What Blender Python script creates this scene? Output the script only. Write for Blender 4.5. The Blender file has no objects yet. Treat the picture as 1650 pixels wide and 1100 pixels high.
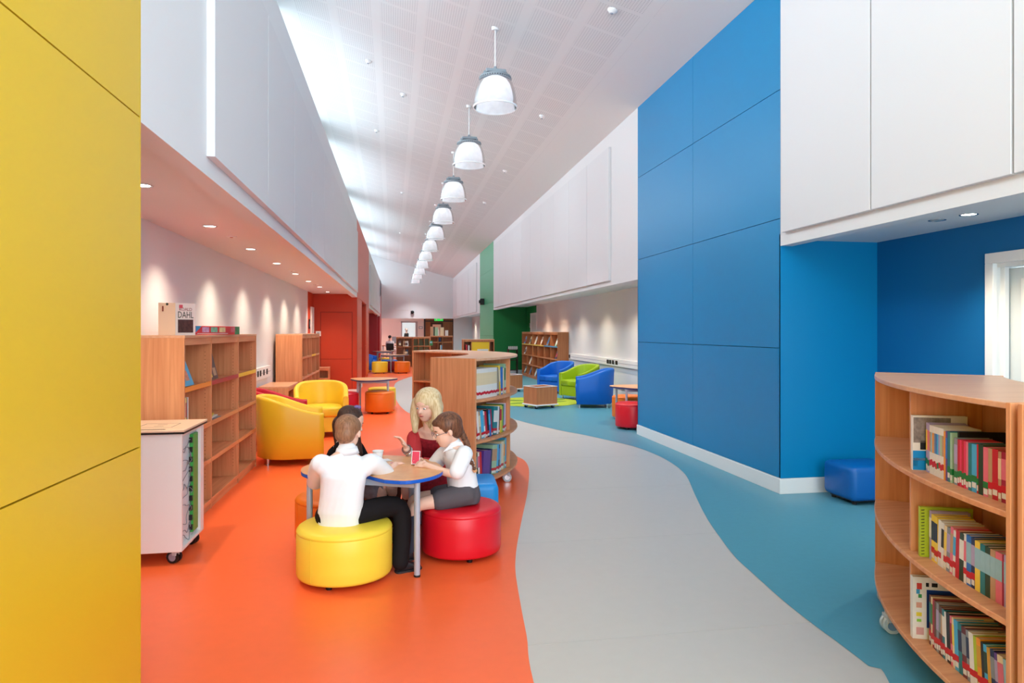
import bpy, bmesh, math, random
from mathutils import Vector, Matrix
random.seed(7)
SC = bpy.context.scene
COL = SC.collection
R = math.radians
PI = math.pi

# ------------------------------------------------------------------ camera
F_PX, CX, HY, CAM_H = 1100.0, 825.0, 534.0, 1.5
PSI = math.atan(193 / 1100.0)
cam = bpy.data.cameras.new('camera'); camo = bpy.data.objects.new('camera', cam); COL.objects.link(camo)
cam.sensor_width = 36; cam.lens = 24.0; cam.shift_y = -16 / 1650.0; cam.clip_start = 0.05; cam.clip_end = 300
camo.location = (0, 0, CAM_H); camo.rotation_euler = (R(90), 0, -PSI)
SC.camera = camo
# ------------------------------------------------------------------ world, daylight, exposure
W = bpy.data.worlds.new('sky'); SC.world = W; W.use_nodes = True
bg = W.node_tree.nodes['Background']; bg.inputs[0].default_value = (0.785, 0.925, 1.0, 1); bg.inputs[1].default_value = 4.9
SC.view_settings.view_transform = 'Standard'; SC.view_settings.look = 'None'
SC.view_settings.gamma = 1; SC.view_settings.use_curve_mapping = False
SC.view_settings.exposure = 0.2

def area(name, loc, rot, sx, sy, energy, color=(1, 1, 1), portal=False):
    l = bpy.data.lights.new(name, 'AREA'); l.shape = 'RECTANGLE'; l.size = sx; l.size_y = sy; l.energy = energy; l.color = color
    if portal: l.cycles.is_portal = True
    o = bpy.data.objects.new(name, l); COL.objects.link(o); o.location = loc; o.rotation_euler = rot
    return o
# daylight of the clerestory windows above the left wall, and of the unseen rear end, left open as added sky fill
for i, (ya, yb) in enumerate(((1.0, 8.9), (10.3, 15.4), (17.0, 22.2), (23.8, 28.6), (30.2, 34.8), (36.2, 39.8))):
    area('clerestory_portal', (-2.55, (ya + yb) / 2, 5.3), (0, R(-90), 0), 2.1, yb - ya, 1, portal=True)
area('open_rear_portal', (1.3, -2.3, 2.6), (R(90), 0, 0), 5.5, 5.2, 1, portal=True)

# ------------------------------------------------------------------ pixel to place helpers
sP, cP = math.sin(PSI), math.cos(PSI)
def ray(x, y):
    u = (x - CX) / F_PX; v = -(y - HY) / F_PX
    return Vector((sP + u * cP, cP - u * sP, v))
def atZ(x, y, z=0.0):
    d = ray(x, y); t = (z - CAM_H) / d.z; return Vector((d.x * t, d.y * t, z))
def atX(x, y, X):
    d = ray(x, y); t = X / d.x; return Vector((X, d.y * t, CAM_H + d.z * t))
def atY(x, y, Y):
    d = ray(x, y); t = Y / d.y; return Vector((d.x * t, Y, CAM_H + d.z * t))
SL, XL0 = 0.0098, -1.0096            # left wall runs very slightly off parallel
def XL(y, n=0): return XL0 + SL * y - n
def atL(x, y, n=0):
    d = ray(x, y); t = (XL0 - n) / (d.x - SL * d.y); return d * t + Vector((0, 0, CAM_H))
LROT = -math.atan(SL)

# ------------------------------------------------------------------ colour and material helpers
def lin(c):
    return c / 12.92 if c <= 0.04045 else ((c + 0.055) / 1.055) ** 2.4
def rgb(r, g, b): return (lin(r / 255), lin(g / 255), lin(b / 255), 1)
MATS = {}
def mat(name, col, rough=0.5, spec=0.4, metal=0.0, bump=0.0, bscale=60, var=0.0, vscale=3.0, emit=0, coat=0.0, trans=0.0, alpha=1.0):
    if name in MATS: return MATS[name]
    m = bpy.data.materials.new(name); m.use_nodes = True; nt = m.node_tree; b = nt.nodes['Principled BSDF']
    b.inputs['Base Color'].default_value = col; b.inputs['Roughness'].default_value = rough
    b.inputs['Specular IOR Level'].default_value = spec; b.inputs['Metallic'].default_value = metal
    b.inputs['Coat Weight'].default_value = coat
    if trans: b.inputs['Transmission Weight'].default_value = trans
    if alpha < 1: b.inputs['Alpha'].default_value = alpha
    if emit:
        b.inputs['Emission Color'].default_value = col; b.inputs['Emission Strength'].default_value = emit
    tc = nt.nodes.new('ShaderNodeTexCoord')
    if var:
        n = nt.nodes.new('ShaderNodeTexNoise'); n.inputs['Scale'].default_value = vscale; n.inputs['Detail'].default_value = 4
        nt.links.new(tc.outputs['Object'], n.inputs['Vector'])
        mx = nt.nodes.new('ShaderNodeMix'); mx.data_type = 'RGBA'
        mx.inputs[6].default_value = tuple(max(0, c * (1 - var)) for c in col[:3]) + (1,)
        mx.inputs[7].default_value = tuple(min(1, c * (1 + var)) for c in col[:3]) + (1,)
        nt.links.new(n.outputs['Fac'], mx.inputs[0]); nt.links.new(mx.outputs[2], b.inputs['Base Color'])
    if bump:
        n2 = nt.nodes.new('ShaderNodeTexNoise'); n2.inputs['Scale'].default_value = bscale; n2.inputs['Detail'].default_value = 3
        nt.links.new(tc.outputs['Object'], n2.inputs['Vector'])
        bp = nt.nodes.new('ShaderNodeBump'); bp.inputs['Strength'].default_value = bump; bp.inputs['Distance'].default_value = 0.01
        nt.links.new(n2.outputs['Fac'], bp.inputs['Height']); nt.links.new(bp.outputs['Normal'], b.inputs['Normal'])
    MATS[name] = m
    return m
def wood(name, a, b_, scale=(38, 38, 1.6), rough=0.42, space='Object'):
    if name in MATS: return MATS[name]
    m = bpy.data.materials.new(name); m.use_nodes = True; nt = m.node_tree; b = nt.nodes['Principled BSDF']
    b.inputs['Roughness'].default_value = rough; b.inputs['Specular IOR Level'].default_value = 0.35
    tc = nt.nodes.new('ShaderNodeTexCoord'); mp = nt.nodes.new('ShaderNodeMapping'); mp.inputs['Scale'].default_value = scale
    nt.links.new(tc.outputs[space], mp.inputs['Vector'])
    n = nt.nodes.new('ShaderNodeTexNoise'); n.inputs['Scale'].default_value = 1.0; n.inputs['Detail'].default_value = 5; n.inputs['Distortion'].default_value = 0.6
    nt.links.new(mp.outputs[0], n.inputs['Vector'])
    r = nt.nodes.new('ShaderNodeValToRGB'); r.color_ramp.elements[0].position = 0.33; r.color_ramp.elements[1].position = 0.68
    r.color_ramp.elements[0].color = a; r.color_ramp.elements[1].color = b_
    nt.links.new(n.outputs['Fac'], r.inputs['Fac']); nt.links.new(r.outputs[0], b.inputs['Base Color'])
    MATS[name] = m
    return m

# ------------------------------------------------------------------ mesh helpers
class MB:
    def __init__(s): s.v = []; s.f = []; s.sm = []
    def add(s, verts, faces, M=None, smooth=False):
        o = len(s.v)
        for p in verts:
            p = Vector(p)
            s.v.append(tuple(M @ p if M else p))
        for f in faces:
            s.f.append([i + o for i in f]); s.sm.append(smooth)
        return s
    def bm(s, b, M=None, smooth=False):
        b.verts.ensure_lookup_table()
        for i, v in enumerate(b.verts): v.index = i
        s.add([v.co.copy() for v in b.verts], [[v.index for v in f.verts] for f in b.faces], M, smooth); b.free()
        return s
    def box(s, x0, y0, z0, x1, y1, z1, bev=0.0, seg=1, M=None, smooth=False):
        x0, x1 = min(x0, x1), max(x0, x1); y0, y1 = min(y0, y1), max(y0, y1); z0, z1 = min(z0, z1), max(z0, z1)
        V = [(x0, y0, z0), (x1, y0, z0), (x1, y1, z0), (x0, y1, z0), (x0, y0, z1), (x1, y0, z1), (x1, y1, z1), (x0, y1, z1)]
        Fc = [(0, 3, 2, 1), (4, 5, 6, 7), (0, 1, 5, 4), (1, 2, 6, 5), (2, 3, 7, 6), (3, 0, 4, 7)]
        if not bev: return s.add(V, Fc, M, smooth)
        b = bmesh.new(); vs = [b.verts.new(p) for p in V]
        for f in Fc: b.faces.new([vs[i] for i in f])
        bmesh.ops.bevel(b, geom=list(b.edges), offset=bev, segments=seg, profile=0.5, affect='EDGES')
        return s.bm(b, M, smooth)
    def prism(s, poly, z0, z1, bev=0.0, seg=2, M=None, smooth=False):
        b = bmesh.new(); n = len(poly)
        lo = [b.verts.new((p[0], p[1], z0)) for p in poly]; hi = [b.verts.new((p[0], p[1], z1)) for p in poly]
        b.faces.new(lo[::-1]); b.faces.new(hi)
        for i in range(n): b.faces.new([lo[i], lo[(i + 1) % n], hi[(i + 1) % n], hi[i]])
        bmesh.ops.recalc_face_normals(b, faces=list(b.faces))
        if bev:
            ed = [e for e in b.edges if abs(e.verts[0].co.z - e.verts[1].co.z) < 1e-6]
            bmesh.ops.bevel(b, geom=ed, offset=bev, segments=seg, profile=0.5, affect='EDGES')
        return s.bm(b, M, smooth)
    def lathe(s, prof, n=32, c=(0, 0, 0), M=None, smooth=True, closed=False):
        V = []; Fc = []; k = len(prof)
        for i in range(n):
            a = 2 * PI * i / n
            for (r, z) in prof: V.append((c[0] + r * math.cos(a), c[1] + r * math.sin(a), c[2] + z))
        for i in range(n):
            j = (i + 1) % n
            for q in range(k - 1 if not closed else k):
                q2 = (q + 1) % k
                Fc.append((i * k + q, j * k + q, j * k + q2, i * k + q2))
        return s.add(V, Fc, M, smooth)
    def cyl(s, p0, p1, r0, r1=None, n=14, M=None, smooth=True, caps=True):
        p0 = Vector(p0); p1 = Vector(p1); r1 = r0 if r1 is None else r1
        d = (p1 - p0).normalized(); a = Vector((0, 0, 1)) if abs(d.z) < .9 else Vector((1, 0, 0))
        u = d.cross(a).normalized(); w = d.cross(u)
        V = []
        for p, r in ((p0, r0), (p1, r1)):
            for i in range(n): t = 2 * PI * i / n; V.append(p + (u * math.cos(t) + w * math.sin(t)) * r)
        s.add(V, [(i, n + i, n + (i + 1) % n, (i + 1) % n) for i in range(n)], M, smooth)
        if caps: s.add(V, [tuple(range(n)), tuple(range(2 * n - 1, n - 1, -1))], M, False)
        return s
    def tube(s, pts, r, n=10, M=None, caps=True):
        pts = [Vector(p) for p in pts]; m = len(pts); rr = r if isinstance(r, (list, tuple)) else [r] * m
        V = []; u = None
        for i, p in enumerate(pts):
            d = (pts[min(i + 1, m - 1)] - pts[max(i - 1, 0)]).normalized()
            if u is None:
                a = Vector((0, 0, 1)) if abs(d.z) < .9 else Vector((1, 0, 0)); u = d.cross(a).normalized()
            else: u = (u - d * u.dot(d)).normalized()
            w = d.cross(u)
            for k in range(n): t = 2 * PI * k / n; V.append(p + (u * math.cos(t) + w * math.sin(t)) * rr[i])
        Fc = [(i * n + k, i * n + (k + 1) % n, (i + 1) * n + (k + 1) % n, (i + 1) * n + k) for i in range(m - 1) for k in range(n)]
        if caps: Fc += [tuple(range(n - 1, -1, -1)), tuple(range((m - 1) * n, m * n))]
        return s.add(V, Fc, M, True)
    def sphere(s, c, r, nu=20, nv=12, M=None):
        r = r if isinstance(r, (tuple, list)) else (r, r, r)
        V = [(c[0], c[1], c[2] - r[2])]; Fc = []
        for j in range(1, nv):
            b = -PI / 2 + PI * j / nv
            for i in range(nu):
                a = 2 * PI * i / nu
                V.append((c[0] + r[0] * math.cos(b) * math.cos(a), c[1] + r[1] * math.cos(b) * math.sin(a), c[2] + r[2] * math.sin(b)))
        V.append((c[0], c[1], c[2] + r[2])); L = len(V) - 1
        for i in range(nu):
            k = (i + 1) % nu
            Fc.append((0, 1 + k, 1 + i)); Fc.append((L, L - nu + i, L - nu + k))
            for j in range(nv - 2): a = 1 + j * nu; Fc.append((a + i, a + k, a + nu + k, a + nu + i))
        return s.add(V, Fc, M, True)
    def mesh(s, name):
        me = bpy.data.meshes.new(name); me.from_pydata(s.v, [], s.f)
        me.polygons.foreach_set('use_smooth', s.sm); me.update()
        return me
    def build(s, name, m, parent=None, loc=None, rz=None):
        o = bpy.data.objects.new(name, s.mesh(name)); COL.objects.link(o)
        if m: o.data.materials.append(m)
        if parent: o.parent = parent
        if loc is not None: o.location = loc
        if rz is not None: o.rotation_euler.z = rz
        return o
def link(name, me, parent=None, loc=None, rot=None):
    o = bpy.data.objects.new(name, me); COL.objects.link(o)
    if parent: o.parent = parent
    if loc is not None: o.location = loc
    if rot is not None: o.rotation_euler = rot
    return o
def tag(o, label=None, cat=None, group=None, kind=None):
    if label: o['label'] = label
    if cat: o['category'] = cat
    if group: o['group'] = group
    if kind: o['kind'] = kind
    return o
def thing(name, label, cat, loc=(0, 0, 0), rz=0, group=None):
    o = bpy.data.objects.new(name, None); COL.objects.link(o); o.location = loc; o.rotation_euler.z = rz; o.empty_display_size = 0.1
    return tag(o, label, cat, group)
def struct(name, mb, m, label=None):
    o = mb.build(name, m); tag(o, label, None, None, 'structure'); return o
def dup(o, loc=None, rz=None, label=None, group=None, parent=None):
    c = o.copy(); COL.objects.link(c)
    if parent: c.parent = parent
    if loc is not None: c.location = loc
    if rz is not None: c.rotation_euler.z = rz
    if label: c['label'] = label
    if group: c['group'] = group
    for ch in list(o.children): dup(ch, parent=c)
    return c
def catmull(pts, k=6):
    out = []; n = len(pts)
    for i in range(n - 1):
        p0 = pts[max(i - 1, 0)]; p1 = pts[i]; p2 = pts[i + 1]; p3 = pts[min(i + 2, n - 1)]
        for j in range(k):
            t = j / k
            out.append(tuple(0.5 * (2 * b + (c - a) * t + (2 * a - 5 * b + 4 * c - d) * t * t + (3 * b - a - 3 * c + d) * t ** 3) for a, b, c, d in zip(p0, p1, p2, p3)))
    out.append(tuple(pts[-1])); return out
def ordinal(i):
    u = ['first', 'second', 'third', 'fourth', 'fifth', 'sixth', 'seventh', 'eighth', 'ninth', 'tenth', 'eleventh', 'twelfth', 'thirteenth', 'fourteenth', 'fifteenth', 'sixteenth', 'seventeenth', 'eighteenth', 'nineteenth']
    if i < 19: return u[i]
    n = i + 1
    return {20: 'twentieth', 30: 'thirtieth', 40: 'fortieth'}[n] if n % 10 == 0 else {2: 'twenty-', 3: 'thirty-', 4: 'forty-'}[n // 10] + u[n % 10 - 1]

# ================================================================== materials of the room
WHITE = mat('white_paint', rgb(226, 226, 228), 0.55, 0.3)
WHITEP = mat('white_panel_board', rgb(220, 220, 223), 0.5, 0.3)
SOFFIT = mat('soffit_paint', rgb(228, 226, 224), 0.6, 0.3)
YEL = mat('yellow_laminate', rgb(224, 186, 34), 0.38, 0.45)
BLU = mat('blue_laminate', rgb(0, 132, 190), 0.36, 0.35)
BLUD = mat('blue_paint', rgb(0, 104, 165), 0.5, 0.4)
ORA = mat('orange_laminate', rgb(214, 78, 30), 0.36, 0.45)
ORAP = mat('orange_paint', rgb(192, 62, 28), 0.5, 0.35)
REDL = mat('dark_red_laminate', rgb(150, 22, 34), 0.4, 0.4)
GRN = mat('green_laminate', rgb(60, 158, 112), 0.38, 0.45)
GRNP = mat('green_paint', rgb(22, 128, 62), 0.5, 0.35)
JOINT = mat('dark_joint', rgb(30, 40, 48), 0.7)
F_OR = mat('orange_linoleum', rgb(250, 108, 56), 0.33, 0.45, var=0.04, vscale=14, bump=0.02, bscale=220)
F_GR = mat('grey_linoleum', rgb(196, 191, 186), 0.4, 0.4, var=0.03, vscale=14, bump=0.02, bscale=220)
F_TE = mat('teal_linoleum', rgb(86, 152, 172), 0.38, 0.4, var=0.07, vscale=22, bump=0.02, bscale=220)
SKIRT = mat('white_skirting', rgb(240, 240, 240), 0.4, 0.4)
BLK = mat('black_plastic', rgb(22, 22, 24), 0.45)
CHROME = mat('chrome', rgb(215, 218, 222), 0.18, metal=1.0)
GREYM = mat('grey_metal', rgb(150, 162, 178), 0.4, 0.5)

XR = 3.53                          # plane of the right wall
Y0, YE = -2.2, 40.2                # room runs from behind the camera to the far end wall
ZB_R, ZS_R, XNB = 2.26, 2.37, 4.72  # right bulkhead bottom, soffit, nook back wall
ZB_L, ZS_L, NB = 2.33, 2.41, 1.03   # left bulkhead bottom, soffit, recess depth
ZTOP_L = 4.26
def ceil_z(x, y): return 4.81 - 0.0045 * y + (XR - x) * 0.274

# ---------------------------------------------------------------- floor: grey path, orange and teal zones
fl = MB(); fl.box(-2.6, Y0, -0.12, 6.2, 46.5, 0.0)
FLO = struct('floor', fl, F_GR, 'grey linoleum path winding through the hall')
for yy_ in (3.2, 4.75, 6.3, 7.85, 9.4): MB().box(0.4, yy_, -.001, 3.4, yy_ + .004, .0006).build('weld_seam', mat('grey_weld', rgb(186, 181, 176), .5), FLO)
og = [(860, 1100), (849, 1027), (840, 980), (831, 925), (831, 896), (835, 867), (842, 831), (849, 798), (852.5, 766), (851, 751), (844, 741), (831, 734)]
edge = [(0.42, Y0), (0.44, 0.0), (0.52, 1.6)] + [tuple(atZ(*p)[:2]) for p in og] + [(1.42, 8.7), (1.22, 9.6), (0.95, 10.6), (0.62, 11.6)] + \
       [tuple(atZ(*p)[:2]) for p in ((665, 668), (651, 660), (640, 647), (636, 634), (635.5, 621), (642, 614), (666, 606))] + [(1.3, 24.2), (1.75, 26.5), (1.9, 32), (1.9, 46.4)]
edge = catmull(edge, 6)
def zone(name, edge, side, m, label):
    """a sheet of linoleum between the curved edge and the wall side, laid 2 mm proud"""
    mb = MB(); V = []
    for x, y in edge: V += [(x, y, 0.002), (side, y, 0.002)]
    Fc = [(2 * i, 2 * i + 2, 2 * i + 3, 2 * i + 1) for i in range(len(edge) - 1)]
    if side < 0 or True: mb.add(V, Fc)
    o = struct(name, mb, m, label)
    b = bmesh.new(); b.from_mesh(o.data); bmesh.ops.recalc_face_normals(b, faces=list(b.faces))
    for f in b.faces:
        if f.normal.z < 0: f.normal_flip()
    b.to_mesh(o.data); b.free()
    return o
def mono(e):
    out = [e[0]]
    for p in e[1:]:
        if p[1] > out[-1][1] + 1e-4: out.append(p)
    return out
zone('floor', mono(edge), -2.55, F_OR, 'glossy orange linoleum zone along the left side')
tg = [(1433, 1100), (1407, 1079), (1358, 1041), (1309, 1005), (1260, 966), (1211, 922), (1184, 896.7), (1158.5, 863.6), (1138, 833), (1120, 797.4), (1107.6, 769.4), (1095, 755.4), (1077, 742.7), (1054, 731), (1023.6, 719.8), (985.4, 710.4), (942, 700.7), (896, 691.8), (830, 675.8)]
edge = [(0.95, Y0), (1.05, 0.0), (1.45, 1.4)] + [tuple(atZ(*p)[:2]) for p in tg] + [(1.95, 12.6), (1.9, 15), (2.05, 19), (2.45, 24), (2.6, 30), (2.6, 46.4)]
zone('floor', mono(catmull(edge, 6)), 6.15, F_TE, 'teal linoleum zone along the right side')

# ---------------------------------------------------------------- ceiling (sloped, perforated board)
def ceiling_mat():
    m = bpy.data.materials.new('perforated_ceiling_board'); m.use_nodes = True; nt = m.node_tree; b = nt.nodes['Principled BSDF']
    b.inputs['Roughness'].default_value = 0.6; b.inputs['Specular IOR Level'].default_value = 0.25
    tc = nt.nodes.new('ShaderNodeTexCoord'); sp = nt.nodes.new('ShaderNodeSeparateXYZ'); nt.links.new(tc.outputs['Object'], sp.inputs[0])
    def math_(op, a, bb=None, c=None):
        n = nt.nodes.new('ShaderNodeMath'); n.operation = op
        for i, q in enumerate((a, bb, c)):
            if q is None: continue
            if isinstance(q, (int, float)): n.inputs[i].default_value = q
            else: nt.links.new(q, n.inputs[i])
        return n.outputs[0]
    def frac(o, k, off=0.0): return math_('FRACT', math_('MULTIPLY_ADD', o, k, off))
    def inside(o, lo, hi): return math_('MULTIPLY', math_('GREATER_THAN', o, lo), math_('LESS_THAN', o, hi))
    bx = inside(frac(sp.outputs[0], 1 / 0.6, 0.37), 0.10, 0.90); by = inside(frac(sp.outputs[1], 1 / 0.6), 0.06, 0.94)
    lim = inside(sp.outputs[0], -1.35, 2.85)
    hx = math_('SUBTRACT', frac(sp.outputs[0], 1 / 0.03), 0.5); hy = math_('SUBTRACT', frac(sp.outputs[1], 1 / 0.03), 0.5)
    d = math_('ADD', math_('MULTIPLY', hx, hx), math_('MULTIPLY', hy, hy))
    hole = math_('LESS_THAN', d, 0.07)
    fac = math_('MULTIPLY', math_('MULTIPLY', bx, by), math_('MULTIPLY', lim, hole))
    mx = nt.nodes.new('ShaderNodeMix'); mx.data_type = 'RGBA'; nt.links.new(fac, mx.inputs[0])
    mx.inputs[6].default_value = rgb(234, 236, 237); mx.inputs[7].default_value = rgb(204, 207, 210)
    nt.links.new(mx.outputs[2], b.inputs['Base Color'])
    return m
cl = MB()
xa, xb = -2.75, XR + 0.25
pts = [(xa, Y0), (xb, Y0), (xb, YE + 0.3), (xa, YE + 0.3)]
V = [(x, y, ceil_z(x, y)) for x, y in pts] + [(x, y, ceil_z(x, y) + 0.25) for x, y in pts]
cl.add(V, [(0, 3, 2, 1), (4, 5, 6, 7), (0, 1, 5, 4), (1, 2, 6, 5), (2, 3, 7, 6), (3, 0, 4, 7)])
struct('ceiling', cl, ceiling_mat(), 'sloping white perforated ceiling')

# ---------------------------------------------------------------- helper for walls that follow the left line
def lbox(mb, y0, y1, n0, n1, z0, z1):
    """box in the left wall frame: n is the distance behind the wall face"""
    V = []
    for z in (z0, z1):
        for (y, n) in ((y0, n1), (y0, n0), (y1, n0), (y1, n1)): V.append((XL(y, n), y, z))
    return mb.add(V, [(0, 3, 2, 1), (4, 5, 6, 7), (0, 1, 5, 4), (1, 2, 6, 5), (2, 3, 7, 6), (3, 0, 4, 7)])
GAP = 0.006
def panels_l(parent, cols, rows, m, th=0.02, gap=GAP):
    """flat laminate panels, each a piece of its own, on a dark recessed backing"""
    for a, b in zip(cols[:-1], cols[1:]):
        for c, d in zip(rows[:-1], rows[1:]):
            mb = MB(); lbox(mb, a + gap / 2, b - gap / 2, 0.0, th, c + gap / 2, d - gap / 2); mb.build('panel', m, parent)
def panels_x(parent, X, cols, rows, m, th=0.02, gap=GAP, sgn=1):
    for a, b in zip(cols[:-1], cols[1:]):
        for c, d in zip(rows[:-1], rows[1:]):
            MB().box(X, a + gap / 2, c + gap / 2, X + sgn * th, b - gap / 2, d - gap / 2).build('panel', m, parent)

# ---------------------------------------------------------------- LEFT SIDE
YO0, YO1, YR0, YR1 = 17.0, 23.6, 36.9, 40.2   # orange block, white bulkhead, red block
ZROW_L = [0.0, 1.045, 2.345, 3.57, ZTOP_L]
yw = MB(); lbox(yw, Y0, 2.91, 0.02, 1.2, 0, ZTOP_L - 0.002)
YW = struct('wall_left', yw, JOINT, 'yellow laminate panelled wall block at the left edge')
panels_l(YW, [Y0, 2.911], ZROW_L, YEL)
m_ = MB(); lbox(m_, 2.9105, 2.918, 0.0, 1.2, 0, ZTOP_L); m_.build('end_panel', YEL, YW)
# white bulkhead over the reading recess
bw = MB(); lbox(bw, 2.92, YO0, 0, 0.12, ZB_L, ZTOP_L); lbox(bw, 2.92, YO0, 0.12, NB + 0.2, ZS_L, ZS_L + 0.06)
BWL = struct('wall_left', bw, WHITE, 'white bulkhead with raised panels above the left recess')
pl = [3.84, 5.34, 6.65, 7.93] + [7.93 + 1.31 * k for k in range(1, 7)] + [16.62]
for a, b in zip(pl[:-1], pl[1:]):
    mb = MB(); lbox(mb, a + 0.006, b - 0.006, -0.045, -0.001, 2.43, 3.86); mb.build('acoustic_panel', WHITEP, BWL)
# recess back wall
rb = MB(); lbox(rb, 2.9, 16.0, NB, NB + 0.2, 0, ZS_L)
struct('wall_left', rb, WHITE, 'cream white back wall of the left recess')
# orange stretch of the back wall and the orange block
ob = MB(); lbox(ob, 16.0, YO0, NB, NB + 0.2, 0, ZS_L)
struct('wall_left', ob, ORAP, 'orange painted end of the recess wall')
oc = MB(); lbox(oc, YO0, YO0 + 0.15, 0.03, NB + 0.2, 0, ZS_L + .03); lbox(oc, YO0, YO0 + 0.15, 0.0, 0.03, 0, 2.34); lbox(oc, YO0 + 0.1, YO1, 0.03, 0.2, 2.33, ZTOP_L)
lbox(oc, YO0 + 0.1, 19.15, 0.03, 0.2, 0, 2.34); lbox(oc, 21.7, YO1, 0.03, 0.2, 0, 2.34); lbox(oc, 19.0, 22.0, 0.55, 0.7, 0, 2.34)
lbox(oc, 21.71, 21.85, 0.2, 0.7, 0, 2.34); lbox(oc, 19.0, 19.14, 0.2, 0.7, 0, 2.34); lbox(oc, 19.0, 22.0, 0.2, 0.7, 2.34, 2.4)
OC = struct('wall_left', oc, ORAP, 'orange laminate wall block with a tall opening')
panels_l(OC, [YO0, 20.4, YO1], [2.345, 3.57, ZTOP_L], ORA, 0.028)
panels_l(OC, [YO0, 19.15], [0.12, 1.06, 2.345], ORA, 0.028)
panels_l(OC, [21.7, YO1], [0.12, 1.06, 2.345], ORA, 0.028)
# door panel let into the orange end wall
p0 = atY(517, 503, YO0); p1 = atY(567, 578, YO0)
for (xa_, xb_, za_, zb_) in ((p0.x, p1.x, 0.02, 0.10), (p0.x, p1.x, 0.115, p1.z - 0.004), (p0.x, p1.x, p1.z + 0.004, p0.z)):
    MB().box(xa_, YO0 - 0.008, za_, xb_, YO0, zb_, 0.002).build('door_panel', ORAP, OC)
DJ = mat('orange_joint', rgb(120, 34, 14), .6)
for (xa_, xb_, za_, zb_) in ((p0.x - .012, p0.x, 0.12, p0.z), (p1.x, p1.x + .012, 0.12, p0.z), (p0.x - .012, p1.x + .012, p0.z, p0.z + .012), (p0.x, p1.x, p1.z - .004, p1.z + .004)):
    MB().box(xa_, YO0 - 0.004, za_, xb_, YO0, zb_).build('door_joint', DJ, OC)
# far white bulkhead and dark red block
fw = MB(); lbox(fw, YO1, YR0, 0, 0.12, ZB_L - 0.02, ZTOP_L); lbox(fw, YO1, YR0, 0.12, 1.2, ZS_L - 0.02, ZS_L + 0.04)
FW = struct('wall_left', fw, WHITE, 'far white bulkhead beyond the orange block')
for a, b in ((24.1, 27.2), (27.25, 30.4), (30.45, 33.4), (33.45, 36.4)):
    mb = MB(); lbox(mb, a, b, -0.045, -0.001, 2.42, 3.8); mb.build('acoustic_panel', WHITEP, FW)
fr = MB(); lbox(fr, YO1, YR0, NB, NB + 0.2, 0, ZS_L); lbox(fr, 34.0, 34.2, 0.05, NB, 0, ZS_L - 0.02)
struct('wall_left', fr, REDL, 'dark red recess wall beyond the orange block')
rr = MB(); lbox(rr, YR0, YE + 0.1, 0.02, 0.3, 0, ZTOP_L)
RR = struct('wall_left', rr, REDL, 'dark red pier next to the end wall')
panels_l(RR, [YR0, 38.6, YE + 0.1], [0.1, 1.06, 2.345, 3.57, ZTOP_L], mat('pink_red_laminate', rgb(190, 60, 66), 0.38), 0.02)
# ledge above the left rooms and the clerestory wall with its piers
lg = MB(); lbox(lg, Y0, YE, 0.1, 1.75, ZTOP_L - 0.08, ZTOP_L - 0.003)
struct('trim_1', lg, WHITE, 'white ledge below the clerestory windows')
cw = MB()
for a, b in ((Y0, 1.0), (8.9, 10.3), (15.4, 17.0), (22.2, 23.8), (28.6, 30.2), (34.8, 36.2), (39.8, YE + 0.3)):
    cw.box(-2.5, a, ZTOP_L - 0.1, -1.7, b, 6.7)
struct('wall_clerestory', cw, WHITE, 'white piers between the clerestory windows')

struct('sky_bounce_slab', MB().box(-16, Y0, ZTOP_L - .3, -2.5, YE, ZTOP_L - .1), mat('bounce_slab_grey', rgb(188, 192, 194), .9), 'unseen flat grey slab added outside the clerestory to bounce sky light')  # unseen slab added to tone down the sky light reaching the ceiling
# ---------------------------------------------------------------- RIGHT SIDE
YB0, YB1, YG0, YG1 = 5.778, 9.5, 23.9, 27.7
ZROW_R = [0.145, 1.348, 2.545, 3.737, 4.78]
bb = MB().box(XR + 0.02, YB0 + 0.02, 0, XR + 1.35, YB1 - 0.02, 4.9)
BB = struct('wall_right', bb, JOINT, 'blue laminate panelled wall block')
panels_x(BB, XR, [YB0, 7.645, YB1], ZROW_R, BLU)
MB().box(XR, YB0, 0.145, XR + 1.02, YB0 + 0.019, 2.4).build('end_panel', BLU, BB)
MB().box(XR, YB1 - 0.019, 0.145, XR + 1.2, YB1, 2.4).build('end_panel', BLU, BB)
struct('baseboard_right', MB().box(XR - 0.012, YB0 - 0.012, 0, XR + 1.02, YB1 + 0.012, 0.143, 0.004), SKIRT, 'tall white skirting round the blue wall block')
# near recess beside the blue block
dyw = atX(1590, 420, XR + 1.0).y - .01
nr = MB().box(XR + 1.0, dyw, 0, XR + 1.2, YB0 + 0.02, 2.36); nr.box(XR + 1.0, 2.9, 2.08, XR + 1.2, dyw, 2.36); nr.box(XR + 1.0, Y0, 0, XR + 1.2, 2.9, 2.36)
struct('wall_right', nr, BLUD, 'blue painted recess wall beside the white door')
nb = MB().box(XR, Y0, ZB_R + 0.03, XR + 0.12, YB0, 4.85); nb.box(XR + 0.12, Y0, 2.345, XR + 1.2, YB0, 2.42)
NBW = struct('wall_right', nb, WHITE, 'white bulkhead with raised panels at upper right')
cn = [Y0, 1.5, 2.95, atX(1642, 300, XR).y, atX(1411, 350, XR).y, atX(1266, 380, XR).y]
cn = sorted(cn)
for a, b in zip(cn[:-1], cn[1:]):
    MB().box(XR - 0.045, a + 0.008, 2.40, XR - 0.001, b - 0.008, 4.6, 0.003).build('acoustic_panel', WHITEP, NBW)
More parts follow.
